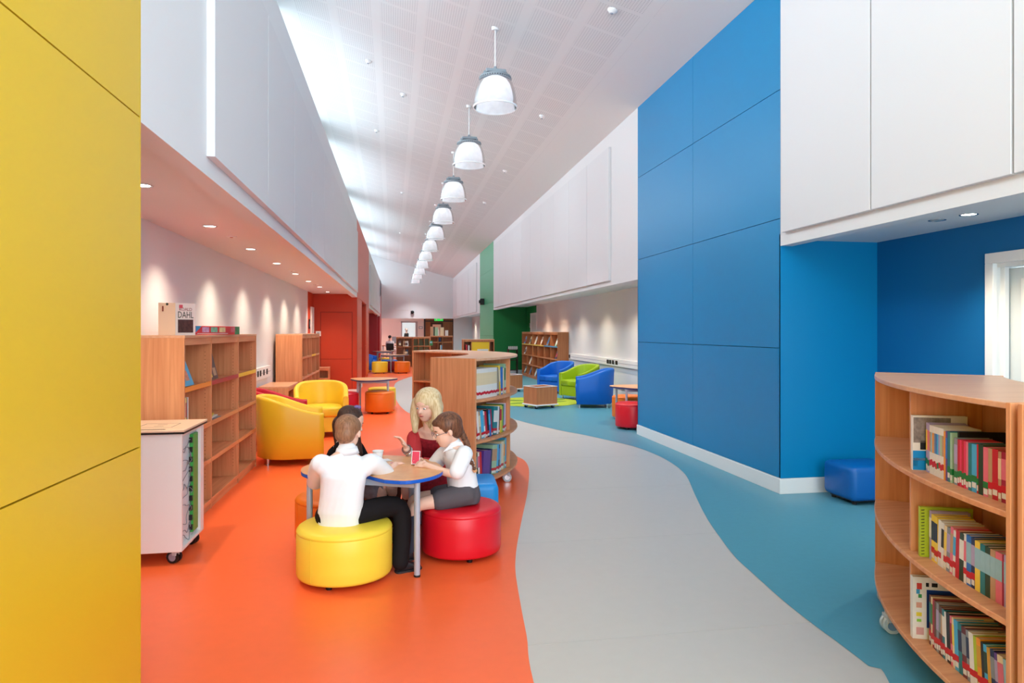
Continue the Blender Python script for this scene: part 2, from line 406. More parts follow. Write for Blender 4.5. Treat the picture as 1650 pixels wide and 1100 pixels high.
# door in the near recess
dx = XR + 1.0
D1 = thing('door_1', None, None); D1['kind'] = 'structure'; D1['label'] = 'white door and deep frame in the blue recess wall'
dy1 = atX(1590, 420, dx).y
MB().box(dx - 0.02, dy1 - 0.075, 0, dx + 0.02, dy1, 2.02, 0.003).build('door_jamb', SKIRT, D1)
MB().box(dx - 0.02, 2.9, 2.02, dx + 0.02, dy1, 2.1, 0.003).build('door_head', SKIRT, D1)
MB().box(dx + 0.02, dy1 - 0.06, 0, dx + 0.2, dy1 - 0.02, 2.03).build('door_lining', SKIRT, D1)
MB().box(dx + 0.02, 2.9, 1.99, dx + 0.2, dy1 - 0.05, 2.03).build('door_lining', SKIRT, D1)
MB().box(dx + 0.06, dy1 - 0.1, 0, dx + 0.1, dy1 - 0.06, 2.0, 0.003).build('door_stop', SKIRT, D1)
MB().box(dx + 0.12, 2.9, 0.01, dx + 0.165, dy1 - 0.065, 1.985, 0.003).build('door_leaf', mat('door_white', rgb(222, 228, 230), 0.4), D1)
for k in range(3):
    MB().box(dx + 0.105, dy1 - 0.22 - k * 0.28, 0.2, dx + 0.12, dy1 - 0.19 - k * 0.28, 1.9, 0.004).build('vertical_moulding', SKIRT, D1)
# nook between the blue and the green blocks
nk = MB().box(XNB, YB1 - 0.1, 0, XNB + 0.2, 22.2, ZS_R + 0.02)
struct('wall_right', nk, WHITE, 'white back wall of the right hand nook')
nk = MB().box(XR, YB1, ZB_R, XR + 0.12, YG0, 4.85); nk.box(XR + 0.12, YB1, ZS_R, XNB + 0.2, YG0, ZS_R + 0.06)
NK = struct('wall_right', nk, WHITE, 'long white bulkhead with raised panels above the nook')
cn = [10.72] + [10.72 + 1.285 * k for k in range(1, 10)] + [23.6]
cn = [10.72 + (23.6 - 10.72) * k / 10 for k in range(11)]
for a, b in zip(cn[:-1], cn[1:]):
    MB().box(XR - 0.045, a + 0.006, 2.335, XR - 0.001, b - 0.006, 4.52, 0.003).build('acoustic_panel', WHITEP, NK)
struct('baseboard_right', MB().box(XNB - 0.015, YB1, 0, XNB, 22.2, 0.14, 0.003), SKIRT, 'white skirting of the nook')
# green block
gb = MB().box(XR + 0.02, YG0 + 0.02, 0, XNB + 0.2, YG1 - 0.02, 4.85)
GB = struct('wall_right', gb, JOINT, 'green laminate panelled wall block')
panels_x(GB, XR, [YG0, YG1], [0.14, 1.348, 2.545, 3.737, 4.75], GRN)
MB().box(XR, YG0, 0.14, XNB + 0.2, YG0 + 0.019, 2.42).build('end_panel', GRNP, GB)
MB().box(XR, YG1 - 0.019, 0.14, XNB + 0.2, YG1, 2.42).build('end_panel', GRNP, GB)
struct('baseboard_right', MB().box(XR - 0.012, YG0 - 0.012, 0, XNB + 0.2, YG1 + 0.012, 0.138, 0.004), SKIRT, 'white skirting round the green wall block')
struct('wall_right', MB().box(XNB, 22.2, 0, XNB + 0.2, YG0 + 0.02, ZS_R + 0.02), GRNP, 'green painted strip beside the nook door')
# bulkhead and recess beyond the green block
fb = MB().box(XR, YG1, ZB_R, XR + 0.12, YE, 4.85); fb.box(XR + 0.12, YG1, ZS_R, XNB + 0.9, YE + 3, ZS_R + 0.06)
FB = struct('wall_right', fb, WHITE, 'far white bulkhead beyond the green block')
for a, b in ((28.6, 31.6), (31.65, 34.6), (34.65, 37.6), (37.65, 39.8)):
    MB().box(XR - 0.045, a, 2.33, XR - 0.001, b, 4.4).build('acoustic_panel', WHITEP, FB)
fb = MB().box(XNB, YG1, 0, XNB + 0.2, 36.0, ZS_R + 0.02); fb.box(3.62, 40.9, 0, XNB + 0.3, 41.0, ZS_R + 0.02); fb.box(XNB, 36.0, 0, XNB + 0.2, 41.0, ZS_R + 0.02)
struct('wall_right', fb, WHITE, 'white recess wall near the end of the hall')
struct('wall_back', MB().box(-2.75, YE, 2.26, XR + 0.3, YE + 0.2, 6.9), WHITE, 'high white end wall')
struct('wall_left', MB().box(-2.9, YE - 0.3, 2.2, XL(YE), YE + 0.02, ZTOP_L), WHITE)
wx0, wx1 = atY(646, 530, 43.5).x, atY(673, 530, 43.5).x
e2 = MB().box(-2.9, 43.6, 0, wx0 + .02, 43.8, 2.6); e2.box(wx0 + .02, 43.6, 0, wx1 - .02, 43.8, 0.92); e2.box(wx0 + .02, 43.6, 2.1, wx1 - .02, 43.8, 2.6); e2.box(wx1 - .02, 43.6, 0, 2.6, 43.8, 2.6)
e2.box(-2.9, YE + 0.2, 2.5, 6.0, 43.8, 2.6); e2.box(-2.9, YE, 0, -2.7, 43.8, 2.6); e2.box(5.9, YE, 0, 6.1, 46.5, 2.6); e2.box(2.55, 43.6, 2.42, 6.0, 43.8, 2.6)
struct('wall_back', e2, mat('pinkish_white_paint', rgb(226, 218, 214), 0.55), 'low pale wall behind the far bookcases')

# ================================================================== furniture materials
BEECH_V = wood('beech_vertical', rgb(206, 134, 88), rgb(226, 158, 110))
BEECH_H = wood('beech_horizontal', rgb(208, 136, 90), rgb(226, 158, 110), (1.6, 30, 30))
BEECH_T = wood('beech_top', rgb(218, 160, 122), rgb(228, 174, 136), (3, 26, 26), 0.3)
BEECH_B = wood('beech_back', rgb(206, 140, 92), rgb(216, 152, 104))
BEECH_D = wood('beech_darker', rgb(182, 112, 70), rgb(200, 130, 84))
VY = mat('yellow_vinyl', rgb(246, 216, 66), 0.42, 0.45, bump=0.03, bscale=300)
VYD = mat('deep_yellow_vinyl', rgb(240, 198, 44), 0.42, 0.45, bump=0.03, bscale=300)
VR = mat('red_vinyl', rgb(222, 16, 38), 0.36, 0.5, bump=0.03, bscale=300)
VRD = mat('dark_red_vinyl', rgb(190, 14, 36), 0.4, 0.45, bump=0.03, bscale=300)
VO = mat('orange_vinyl', rgb(240, 120, 22), 0.42, 0.45, bump=0.03, bscale=300)
VB = mat('blue_vinyl', rgb(0, 98, 180), 0.38, 0.5, bump=0.03, bscale=300)
VBL = mat('light_blue_vinyl', rgb(20, 140, 214), 0.4, 0.45, bump=0.03, bscale=300)
VBR = mat('bright_blue_vinyl', rgb(0, 104, 206), 0.42, 0.45, bump=0.03, bscale=300)
VG = mat('lime_vinyl', rgb(150, 184, 20), 0.42, 0.45, bump=0.03, bscale=300)
BLUE_EDGE = mat('blue_edge_band', rgb(18, 92, 200), 0.4)
NAVY_EDGE = mat('navy_edge_band', rgb(40, 52, 110), 0.4)
LEGM = mat('silver_leg', rgb(176, 184, 198), 0.35, 0.5, metal=0.2)
WPLA = mat('white_plastic', rgb(240, 240, 240), 0.35)
GLASSY = mat('clear_wheel', rgb(220, 228, 232), 0.15, alpha=0.75)
TABLE_TOP = wood('table_top', rgb(224, 160, 108), rgb(236, 178, 124), (12, 12, 12), 0.3)

# ---------------------------------------------------------------- drum stool
def stool(label, m, loc, r=0.275, h=0.335, group='round drum stools', rz=0.0):
    t = thing('drum_stool', label, 'stool', loc, rz, group)
    b = 0.035
    prof = [(r - 0.03, 0.035), (r - 0.006, 0.04), (r, 0.055)] + [(r, z) for z in (0.12, 0.2, h - b - 0.012)] + [(r - 0.004, h - b - 0.004)]
    MB().lathe([(0.001, 0.035)] + prof, 48).build('body', m, t)
    top = [(r - 0.004, h - b - 0.004), (r + 0.001, h - b + 0.004)] + [(r - b + b * math.cos(a), h - b + b * math.sin(a)) for a in (R(20), R(45), R(70))] + [(r * 0.8, h + 0.003), (r * 0.5, h + 0.008), (0.001, h + 0.01)]
    MB().lathe(top, 48).build('seat_pad', m, t)
    for k in range(4):
        a = PI / 4 + k * PI / 2
        MB().cyl((math.cos(a) * r * .72, math.sin(a) * r * .72, 0), (math.cos(a) * r * .72, math.sin(a) * r * .72, 0.04), 0.018, 0.022).build('foot', BLK, t)
    for k in range(2):
        a = 0.5 + k * PI
        MB().box(r - 0.001, -0.0015, 0.05, r + 0.0012, 0.0015, h - b, M=Matrix.Rotation(a, 4, 'Z')).build('seam', m, t)
    return t
def ottoman(label, m, loc, rz, w, d, h=0.335):
    t = thing('ottoman', label, 'ottoman', loc, rz)
    MB().box(-w / 2, -d / 2, 0.035, w / 2, d / 2, h, 0.05, 5, smooth=True).build('upholstery', m, t)
    for sx in (-1, 1):
        for sy in (-1, 1):
            MB().cyl((sx * (w / 2 - .07), sy * (d / 2 - .07), 0), (sx * (w / 2 - .07), sy * (d / 2 - .07), 0.045), 0.02, 0.022).build('foot', BLK, t)
    MB().box(-w / 2 + .05, -d / 2 + .05, 0.022, w / 2 - .05, d / 2 - .05, 0.04).build('base_board', BLK, t)
    return t

# ---------------------------------------------------------------- tub chair: curved shell, cushion, apron, chrome feet
def tub_mesh(W=0.37, back=0.37, front=-0.36, th=0.075, zb=0.07, z_back=0.77, z_front=0.58):
    path = []
    for k in range(7): path.append((W, front + (0 - front) * k / 6, 0))
    for k in range(1, 24):
        a = PI * k / 24; path.append((W * math.cos(a), back * math.sin(a), 0))
    for k in range(7): path.append((-W, 0 + (front) * k / 6, 0))
    n = len(path); V = []; Fc = []
    for i, (x, y, _) in enumerate(path):
        p = Vector((x, y)); q = Vector(path[min(i + 1, n - 1)][:2]) - Vector(path[max(i - 1, 0)][:2]); q.normalize()
        nrm = Vector((q.y, -q.x))                       # outward
        if nrm.dot(p - Vector((0, -0.05))) < 0: nrm = -nrm
        f = (y - front) / (back - front); f = max(0, min(1, f)); f = f * f * (3 - 2 * f)
        zt = z_front + (z_back - z_front) * f
        tp = 0.94 + 0.06 * f
        prof = [(0.0, zb), (-0.012, zb + 0.0)]
        lean = 0.03 * f
        ring = [(-th, zb), (0 - 0.03, zb), (-0.005, zb + 0.012), (lean * .5, (zb + zt) / 2), (lean, zt - 0.03), (lean - 0.008, zt - 0.008), (lean - 0.025, zt), (lean - th + 0.025, zt), (lean - th + 0.008, zt - 0.008), (lean - th, zt - 0.03), (-th + lean * .5, (zb + zt) / 2)]
        for (o, z) in ring: V.append((x + nrm.x * o, y + nrm.y * o, z))
    k = 11
    for i in range(n - 1):
        for j in range(k): Fc.append((i * k + j, i * k + (j + 1) % k, (i + 1) * k + (j + 1) % k, (i + 1) * k + j))
    mb = MB(); mb.add(V, Fc, None, True); mb.add(V, [tuple(range(k)), tuple(range((n - 1) * k, n * k))[::-1]])
    me = mb.mesh('shell'); b = bmesh.new(); b.from_mesh(me); bmesh.ops.remove_doubles(b, verts=list(b.verts), dist=1e-5); bmesh.ops.recalc_face_normals(b, faces=list(b.faces)); b.to_mesh(me); b.free()
    return me
TUB = tub_mesh()
def tub_chair(label, m, loc, rz, group='tub chairs'):
    t = thing('tub_chair', label, 'armchair', loc, rz, group)
    me = TUB.copy(); me.materials.append(m); link('shell', me, t)
    W, back, th = 0.37, 0.37, 0.075
    poly = [(W - th - .004, -0.37), (W - th - .004, 0.0)] + [((W - th - .004) * math.cos(PI * k / 14), (back - th - .004) * math.sin(PI * k / 14)) for k in range(1, 14)] + [(-(W - th - .004), 0.0), (-(W - th - .004), -0.37)]
    MB().prism(poly, 0.29, 0.43, 0.03, 4, smooth=True).build('seat_cushion', m, t)
    MB().box(-(W - th), -0.35, 0.08, W - th, -0.29, 0.29, 0.01, 2).build('front_apron', m, t)
    for sx, sy in ((-.3, -.3), (.3, -.3), (-.24, .24), (.24, .24)):
        MB().cyl((sx, sy, 0.012), (sx, sy, 0.08), 0.016).cyl((sx, sy, 0), (sx, sy, 0.014), 0.024).build('foot', CHROME, t)
    return t

# ---------------------------------------------------------------- castor
def castor(parent, x, y, rz=0.0, r=0.034, tyre=BLK, disc=GREYM, ztop=0.085, name='castor'):
    M = Matrix.Translation((x, y, 0)) @ Matrix.Rotation(rz, 4, 'Z')
    w = MB()
    for s in (-1, 1): w.cyl((s * 0.006, 0.02, r), (s * 0.024, 0.02, r), r, r, 20, M)
    c = w.build(name, tyre, parent)
    d = MB()
    for s in (-1, 1): d.cyl((s * 0.022, 0.02, r), (s * 0.0255, 0.02, r), r * .68, r * .6, 18, M)
    d.build('wheel_disc', disc, c)
    f = MB(); f.box(-0.03, -0.012, r * 1.25, 0.03, 0.02, 2 * r + 0.004, 0.006, 2, M); f.cyl((0, 0, r * 1.2), (0, 0, ztop), 0.011, 0.011, 10, M)
    f.box(-0.022, 0.03, r * .95, 0.022, 0.068, r * 1.2, 0.003, 1, M)
    f.build('fork', mat('castor_fork', rgb(190, 192, 198), 0.35), c)
    return c

# ---------------------------------------------------------------- straight bookcase: sides, dividers, shelves, back, rail, plinth
def bookcase(label, W, D, Ht, cols, shelf_z, loc, rz, lips=None, rail=0.055, th=0.02, wv=None, wh=None, group=None, holes=False, back=None, name='bookcase'):
    wv = wv or BEECH_V; wh = wh or BEECH_H
    t = thing(name, label, 'bookcase', loc, rz, group)
    xs = [W * k / cols for k in range(cols + 1)] if isinstance(cols, int) else cols
    for i, x in enumerate(xs):
        a = max(0, x - th / 2); a = min(a, W - th)
        MB().box(a, 0, 0, a + th, D, Ht - th, 0.0015).build('side_panel' if i in (0, len(xs) - 1) else 'divider', wv, t)
    MB().box(-0.0005, -0.004, Ht - th, W + .0005, D, Ht, 0.0015).build('top_panel', BEECH_T, t)
    MB().box(th, D - 0.014, 0.02, W - th, D - 0.004, Ht - th).build('back_panel', back or wv, t)
    for i in range(len(xs) - 1):
        a = xs[i] + th / 2 + (th / 2 if i == 0 else 0) + 0.0008; b = xs[i + 1] - th / 2 - (th / 2 if i == len(xs) - 2 else 0) - 0.0008
        if rail: MB().box(a, 0.006, Ht - th - rail, b, 0.022, Ht - th).build('top_rail', wh, t)
        for j, z in enumerate(shelf_z):
            sh = MB().box(a, 0.008, z - th, b, D - 0.015, z).build('shelf', wh, t)
            c = lips(i, j) if lips else None
            MB().box(a, 0.0, z - 0.026, b, 0.008, z + 0.012, 0.002).build('shelf_lip', c or wh, sh)
        MB().box(a, 0.01, 0.0, b, 0.026, shelf_z[-1] - th if shelf_z else .05).build('plinth', wh, t)
        if holes:
            h = MB()
            for yy in (0.05, D - 0.07):
                z = shelf_z[-1] + 0.1
                while z < Ht - 0.12:
                    h.cyl((b - 0.0002, yy, z), (b + 0.0006, yy, z), 0.0035, 0.0035, 6); z += 0.032
            tag(h.build('peg_holes', mat('peg_hole', rgb(120, 66, 36), 0.8), t), kind='stuff')
    return t

# ---------------------------------------------------------------- left shelves
def lip1(i, j):
    if j == 0: return [mat('orange_lip', rgb(250, 150, 40), .4), mat('red_lip', rgb(180, 30, 50), .4), mat('yellow_lip', rgb(250, 205, 50), .4)][i % 3]
NF = 0.56
ya = atL(297, 541, NF).y; yb = atL(413, 541, NF).y
xs1 = [0, atL(341, 541, NF).y - ya, atL(384.5, 541, NF).y - ya, yb - ya]
BK1 = bookcase('tall three-bay beech bookcase with coloured shelf lips beside the white trolley', yb - ya, 0.42, 1.472, xs1, [1.07, 0.73, 0.42, 0.075], (XL(ya, NF), ya, 0), PI / 2 + LROT, lip1, holes=True)
yc, yd = atL(487, 541, NF).y, atL(515, 541, NF).y
BK2 = bookcase('beech bookcase further along the left wall before the orange block', yd - yc, 0.42, 1.46, 4, [1.07, 0.73, 0.42, 0.075], (XL(yc, NF), yc, 0), PI / 2 + LROT, lambda i, j: mat('yellow_lip', rgb(250, 205, 50), .4) if (i, j) == (2, 0) else None)
bookcase('low beech cabinet under the trunking behind the tub chairs', 0.95, 0.42, 0.70, 1, [0.38, 0.075], (XL(10.35, 0.58), 10.35, 0), PI / 2 + LROT, name='low_bookcase')
bookcase('low beech unit against the orange end wall', 0.34, 0.36, 0.66, 1, [0.4, 0.075], (XL(YO0, 0.62) - 0.34, YO0 - 0.50, 0), 0, name='low_bookcase')

# ---------------------------------------------------------------- white charging trolley
T = thing('charging_trolley', 'white laptop charging trolley with a green socket strip and castors', 'trolley', (-1.525, 4.94, 0))
TW = mat('trolley_white', rgb(232, 228, 226), 0.3, 0.5)
MB().box(-0.195, -0.26, 0.085, 0.195, -0.235, 0.845, 0.003).build('front_panel', TW, T)
MB().box(-0.195, 0.235, 0.085, 0.195, 0.26, 0.845, 0.003).build('rear_panel', TW, T)
MB().box(-0.195, -0.235, 0.085, 0.195, 0.235, 0.105, 0.002).build('base_panel', TW, T)
MB().box(-0.195, -0.235, 0.825, 0.195, 0.235, 0.845, 0.002).build('head_panel', TW, T)
MB().box(-0.195, -0.235, 0.105, -0.175, 0.235, 0.825).build('left_panel', TW, T)
MB().box(0.165, 0.18, 0.105, 0.195, 0.235, 0.825, 0.002).build('side_stile', TW, T)
MB().box(0.15, -0.235, 0.105, 0.162, 0.18, 0.825).build('cable_panel', mat('pale_blue_panel', rgb(214, 226, 232), 0.4), T)
GSTR = MB().box(0.162, 0.03, 0.13, 0.186, 0.15, 0.80, 0.004).build('socket_strip', mat('green_strip', rgb(58, 158, 70), 0.4), T)
for k in range(10): MB().box(0.163, 0.014, 0.15 + k * 0.066, 0.183, 0.031, 0.185 + k * 0.066).build('socket', BLK, GSTR)
rnd = random.Random(3)
for k in range(11):
    z = 0.16 + k * 0.06; p = [(0.17, 0.02, z)]
    zz = z
    for q in range(4): p.append((0.168 + rnd.random() * 0.02, -0.01 - 0.05 * q + rnd.uniform(-.03, .03), z + rnd.uniform(-0.06, 0.06)))
    p.append((0.166, -0.21, z + rnd.uniform(-.03, .03)))
    MB().tube(catmull(p, 5), 0.0026, 5).build('cable', mat('grey_cable', rgb(128, 134, 142), 0.5), T)
MB().box(-0.225, -0.285, 0.845, 0.215, 0.27, 0.858, 0.002).build('top_edge', BLK, T)
TT = MB().box(-0.225, -0.287, 0.858, 0.217, 0.272, 0.872, 0.002).build('worktop', mat('worktop_cream', rgb(226, 196, 168), 0.35), T)
h = MB()
for (a, b, c, d) in ((-.12, -.14, .1, -.135), (-.12, .06, .1, .065), (-.12, -.14, -.115, .065), (.095, -.14, .1, .065), (-.03, -.08, .03, -.074), (-.03, 0.0, .03, .006)): h.box(a, b, .8715, c, d, .8725)
h.build('printed_outline', BLK, TT)
MB().box(-0.1, -0.25, .8715, 0.09, -0.225, .8727).build('hand_slot', BLK, TT)
for sx in (-.15, .15):
    for sy in (-.2, .2): castor(T, sx, sy, 1.2, 0.041, BLK, mat('castor_disc', rgb(150, 142, 158), .4), 0.088)

# ---------------------------------------------------------------- game box and folded display board on the bookcase
g = thing('game_box', 'long flat red, blue and green game box on top of the near bookcase', 'box', (XL(ya, NF + .13) , ya + 1.02, 1.472), R(82))
GW = 0.98
RB = mat('game_red', rgb(206, 22, 40), .35)
MB().box(-GW / 2, -0.14, 0, GW / 2, 0.14, 0.075, 0.003).build('box_body', RB, g)
e = -0.1405
def flat(mbx, pts, y): mbx.add([(x, y, z) for x, z in pts], [tuple(range(len(pts)))]); return mbx
flat(MB(), [(-GW / 2 + .002, .02), (-GW / 2 + .12, .074), (-GW / 2 + .002, .074)], e).build('print_corner', mat('print_cyan', rgb(30, 150, 205), .35), g)
for x0, c in ((-.36, rgb(210, 160, 200)), (-.18, rgb(120, 190, 160)), (0.0, rgb(240, 205, 150)), (.27, rgb(200, 90, 110))):
    flat(MB(), [(x0, .022), (x0 + .14, .022), (x0 + .14, .066), (x0, .066)], e).build('print_picture', mat('print_%d' % int(x0 * 100), c, .35, var=.5, vscale=40), g)
flat(MB(), [(.37, .001), (GW / 2 - .001, .001), (GW / 2 - .001, .074), (.37, .074)], e).build('print_end', mat('print_green', rgb(50, 140, 80), .35), g)
flat(MB(), [(-.46, .009), (.2, .009), (.2, .013), (-.46, .013)], e - .0004).build('print_line', WPLA, g)

def text_mesh(s, size, m, parent, M, name='lettering', ext=0.0004, align='CENTER', sx=1.0):
    c = bpy.data.curves.new(name, 'FONT'); c.body = s; c.size = size; c.align_x = align; c.extrude = ext; c.resolution_u = 2
    o = bpy.data.objects.new(name, c); COL.objects.link(o)
    me = bpy.data.meshes.new_from_object(o.evaluated_get(bpy.context.evaluated_depsgraph_get())); bpy.data.objects.remove(o); bpy.data.curves.remove(c)
    me.transform(M @ Matrix.Diagonal((sx, 1, 1, 1))); me.materials.clear(); me.materials.append(m)
    return link(name, me, parent)
CARD = mat('cream_card', rgb(244, 204, 168), .5); CARD2 = mat('white_card', rgb(240, 222, 212), .5)
yb_ = ya + 0.16
dbx = XL(ya, NF + 0.10)
g = thing('display_board', 'folded cream display board with a dark book picture on the near bookcase', 'display board', (dbx, ya + 0.13, 1.472))
# two leaves meeting at a vertical fold: left leaf faces the camera, right leaf faces the aisle
wL, hL = 0.115, 0.245
Ma = Matrix.Translation((0, 0, 0)) @ Matrix.Rotation(R(190), 4, 'Z')
MB().box(0, -0.002, 0, wL, 0.002, hL, M=Ma).build('left_leaf', CARD, g)
Mb = Matrix.Rotation(R(52), 4, 'Z'); wR = 0.17
RLf = MB().box(0, -0.002, 0, wR, 0.002, hL, M=Mb).build('right_leaf', CARD2, g)
T90 = Matrix.Rotation(R(90), 4, 'X')
MB().box(0.02, -0.004, 0.02, wR - .02, -0.002, 0.12, M=Mb).build('picture', mat('dark_picture', rgb(84, 50, 44), .5, var=.8, vscale=40), RLf)
MB().box(0.03, -0.004, 0.206, 0.06, -0.002, 0.232, M=Mb).build('red_dot', mat('dot_red', rgb(226, 90, 100), .5), RLf)
text_mesh('DAHL', 0.072, mat('dark_green_ink', rgb(60, 62, 44), .5), RLf, Mb @ Matrix.Translation((wR / 2, -0.003, 0.132)) @ T90, sx=0.72)
text_mesh('ROALD', 0.034, mat('red_ink', rgb(150, 60, 60), .5), RLf, Mb @ Matrix.Translation((wR / 2, -0.003, 0.187)) @ T90, sx=1.0)
MB().cyl((-0.055, -0.0130, 0.235), (-0.055, -0.0115, 0.235), 0.010).build('emblem', mat('dark_green_ink', rgb(60, 62, 44)), g)
ill = MB().box(-0.088, -0.0205, 0.18, -0.078, -0.0175, 0.22).build('illustration', mat('brown_ink', rgb(150, 70, 50), .5), g)
for k in range(6):
    MB().box(-0.092, -0.020, 0.06 + k * 0.017, -0.03 - (k % 2) * .012, -0.0, 0.064 + k * 0.017).build('text_line', mat('faint_ink', rgb(222, 164, 120), .5), g) if False else None

# ---------------------------------------------------------------- tables
def table(label, outline, h, legs, loc=(0, 0, 0), rz=0.0, edge=BLUE_EDGE, top=None):
    t = thing('classroom_table', label, 'table', loc, rz)
    MB().prism(outline, h - 0.003, h, 0.0).build('table_top', top or TABLE_TOP, t)
    cx = sum(p[0] for p in outline) / len(outline); cy = sum(p[1] for p in outline) / len(outline)
    MB().prism(outline, h - 0.026, h - 0.003, 0.004, 2).build('edge_band', edge, t)
    inner = [(cx + (x - cx) * .8, cy + (y - cy) * .8) for x, y in outline]
    fr = MB()
    for i in range(len(legs)):
        a = Vector((*legs[i], h - .045)); b = Vector((*legs[(i + 1) % len(legs)], h - .045))
        d = (b - a); L = d.length; ang = math.atan2(d.y, d.x)
        fr.box(0, -0.012, -0.02, L, 0.012, 0.019, M=Matrix.Translation(a) @ Matrix.Rotation(ang, 4, 'Z'))
    fr.build('under_frame', LEGM, t)
    for (x, y) in legs:
        l = MB().cyl((x, y, 0.012), (x, y, h - .027), 0.019, 0.019, 16).build('leg', LEGM, t)
        MB().cyl((x, y, 0), (x, y, 0.014), 0.0205, 0.0205, 16).build('foot_cap', BLK, l)
    return t
TZ = 0.61
pA = atZ(620, 772, TZ); TC = Vector((-0.08, 4.6))
oute = [(pA.x, pA.y), (0.08, 4.135), (0.20, 4.19), (0.285, 4.29), (0.325, 4.42), (0.315, 4.58), (0.26, 4.75), (0.15, 4.90), (0.0, 4.985), (-0.16, 5.0), (-0.30, 4.955), (-0.37, 4.90), (-0.47, 4.84), (-0.545, 4.75), (-0.58, 4.63), (-0.57, 4.51), (-0.53, 4.42), (-0.48, 4.385), (-0.42, 4.395)]
conc = [(-0.42, 4.395), (-0.31, 4.43), (-0.19, 4.38), (-0.10, 4.255), (pA.x, pA.y)]
ol = catmull(oute, 4)[:-1] + catmull(conc, 4)[:-1]
ol = [(x, y) for x, y in ol]
lg_ = [(0.15, 4.215), (0.135, 4.87), (-0.40, 4.82), (-0.52, 4.52)]
MAIN_TABLE = table('scalloped wooden table with a bright blue edge where the group plays cards', ol, TZ, lg_)
# wave shaped far table
w2 = atZ(574, 670); w3 = atZ(633, 640)
def leaf(cx, cy, L, Wd, rz=0):
    pts = []
    for k in range(36):
        a = 2 * PI * k / 36
        r = 1 + 0.12 * math.cos(3 * a)
        x = L * math.cos(a) * r; y = Wd * math.sin(a) * r
        pts.append((cx + x * math.cos(rz) - y * math.sin(rz), cy + x * math.sin(rz) + y * math.cos(rz)))
    return pts
FTH = 0.62
table('wave-shaped wooden table with navy edge by the orange stools in mid distance', leaf(-0.36, 13.0, 0.42, 0.42, 0.3), FTH, [(-0.62, 12.75), (-0.08, 12.75), (-0.08, 13.25), (-0.6, 13.25)], edge=NAVY_EDGE)
table('wooden table with navy edge half hidden behind the blue wall block', leaf(3.95, 10.6, 0.42, 0.42, 0.5), 0.61, [(3.66, 10.35), (4.2, 10.3), (4.2, 10.9), (3.68, 10.9)], edge=NAVY_EDGE)
table('far wooden table with dark edge behind the yellow and orange stools', leaf(0.05, 25.6, 0.50, 0.5, 0.2), 0.64, [(-0.05, 25.15), (0.42, 25.5), (0.0, 26.05), (-0.4, 25.6)], edge=NAVY_EDGE)
table('furthest small dark-edged table in front of the far bookcases', leaf(-0.32, 27.6, 0.4, 0.4, 0.9), 0.72, [(-0.55, 27.35), (-0.05, 27.4), (-0.1, 27.9), (-0.6, 27.85)], edge=NAVY_EDGE)

# ---------------------------------------------------------------- stools and ottomans
ST_Y = stool('yellow vinyl drum stool under the boy in the white shirt', VY, (-0.285, 4.285, 0), 0.285, rz=0.4)
ST_R = stool('red vinyl drum stool under the girl with the braid', VR, (0.46, 4.61, 0), 0.268, rz=-0.6)
ST_O = stool('orange vinyl drum stool half hidden behind the boy at the table', VO, (-0.42, 5.06, 0), 0.262)
ottoman('light blue vinyl ottoman behind the red drum stool', VBL, (0.47, 5.40, 0), R(-4), 0.70, 0.44)
ottoman('dark blue vinyl ottoman against the blue recess wall', VB, (4.13, 5.46, 0), R(0), 0.5, 0.42)
stool('orange vinyl drum stool in front of the wave-shaped table', VO, (-0.225, 12.82, 0), 0.27, 0.40)
stool('yellow vinyl drum stool behind the orange one at the wave-shaped table', VYD, (-0.2, 13.65, 0), 0.27, 0.40)
stool('dark red drum stool left of the wave-shaped table leg', VRD, (-0.86, 12.7, 0), 0.26, 0.40)
stool('red vinyl drum stool in front of the blue wall block corner', VR, (3.68, 10.12, 0), 0.27, 0.40)
stool('orange vinyl drum stool behind the red one near the blue block', VO, (4.0, 11.25, 0), 0.27, 0.40)
stool('far yellow drum stool beside the orange pier', VYD, (-0.44, 25.0, 0), 0.285, 0.42)
stool('far orange drum stool beside the far bookcase', VO, (0.36, 24.95, 0), 0.285, 0.42)
stool('far deep yellow stool under the furthest table', VYD, (-0.28, 28.5, 0), 0.27, 0.42)
ottoman('far blue square stool behind the far table', VB, (-0.12, 26.7, 0), 0.1, 0.62, 0.4, 0.42)
ottoman('far dark red square stool between the yellow and orange stools', VRD, (-0.03, 26.15, 0), 0.0, 0.4, 0.36, 0.38)

# ---------------------------------------------------------------- tub chairs
def face(dx, dy): return math.atan2(dy, dx) + PI / 2
tub_chair('large yellow tub chair seen from its side beside the near bookcase', VYD, (-1.16, 8.26, 0), face(1, .12))
tub_chair('red tub chair between the two yellow ones', VRD, (-1.46, 9.22, 0), face(1, .1))
tub_chair('yellow tub chair facing the room in front of the low cabinet', VYD, (-1.02, 10.28, 0), face(.12, -1))
tub_chair('blue tub chair beside the wall shelves facing left', VBR, (4.02, 16.35, 0), face(-.8, -.55))
tub_chair('lime green tub chair between the two blue ones', VG, (4.17, 14.75, 0), face(-.85, -.35))
tub_chair('blue tub chair nearest the blue wall block, seen from its side', VBR, (3.99, 13.2, 0), face(-1, .25))
tub_chair('far small blue tub chair against the dark red recess', VBR, (-1.0, 26.2, 0), face(1, -.2))

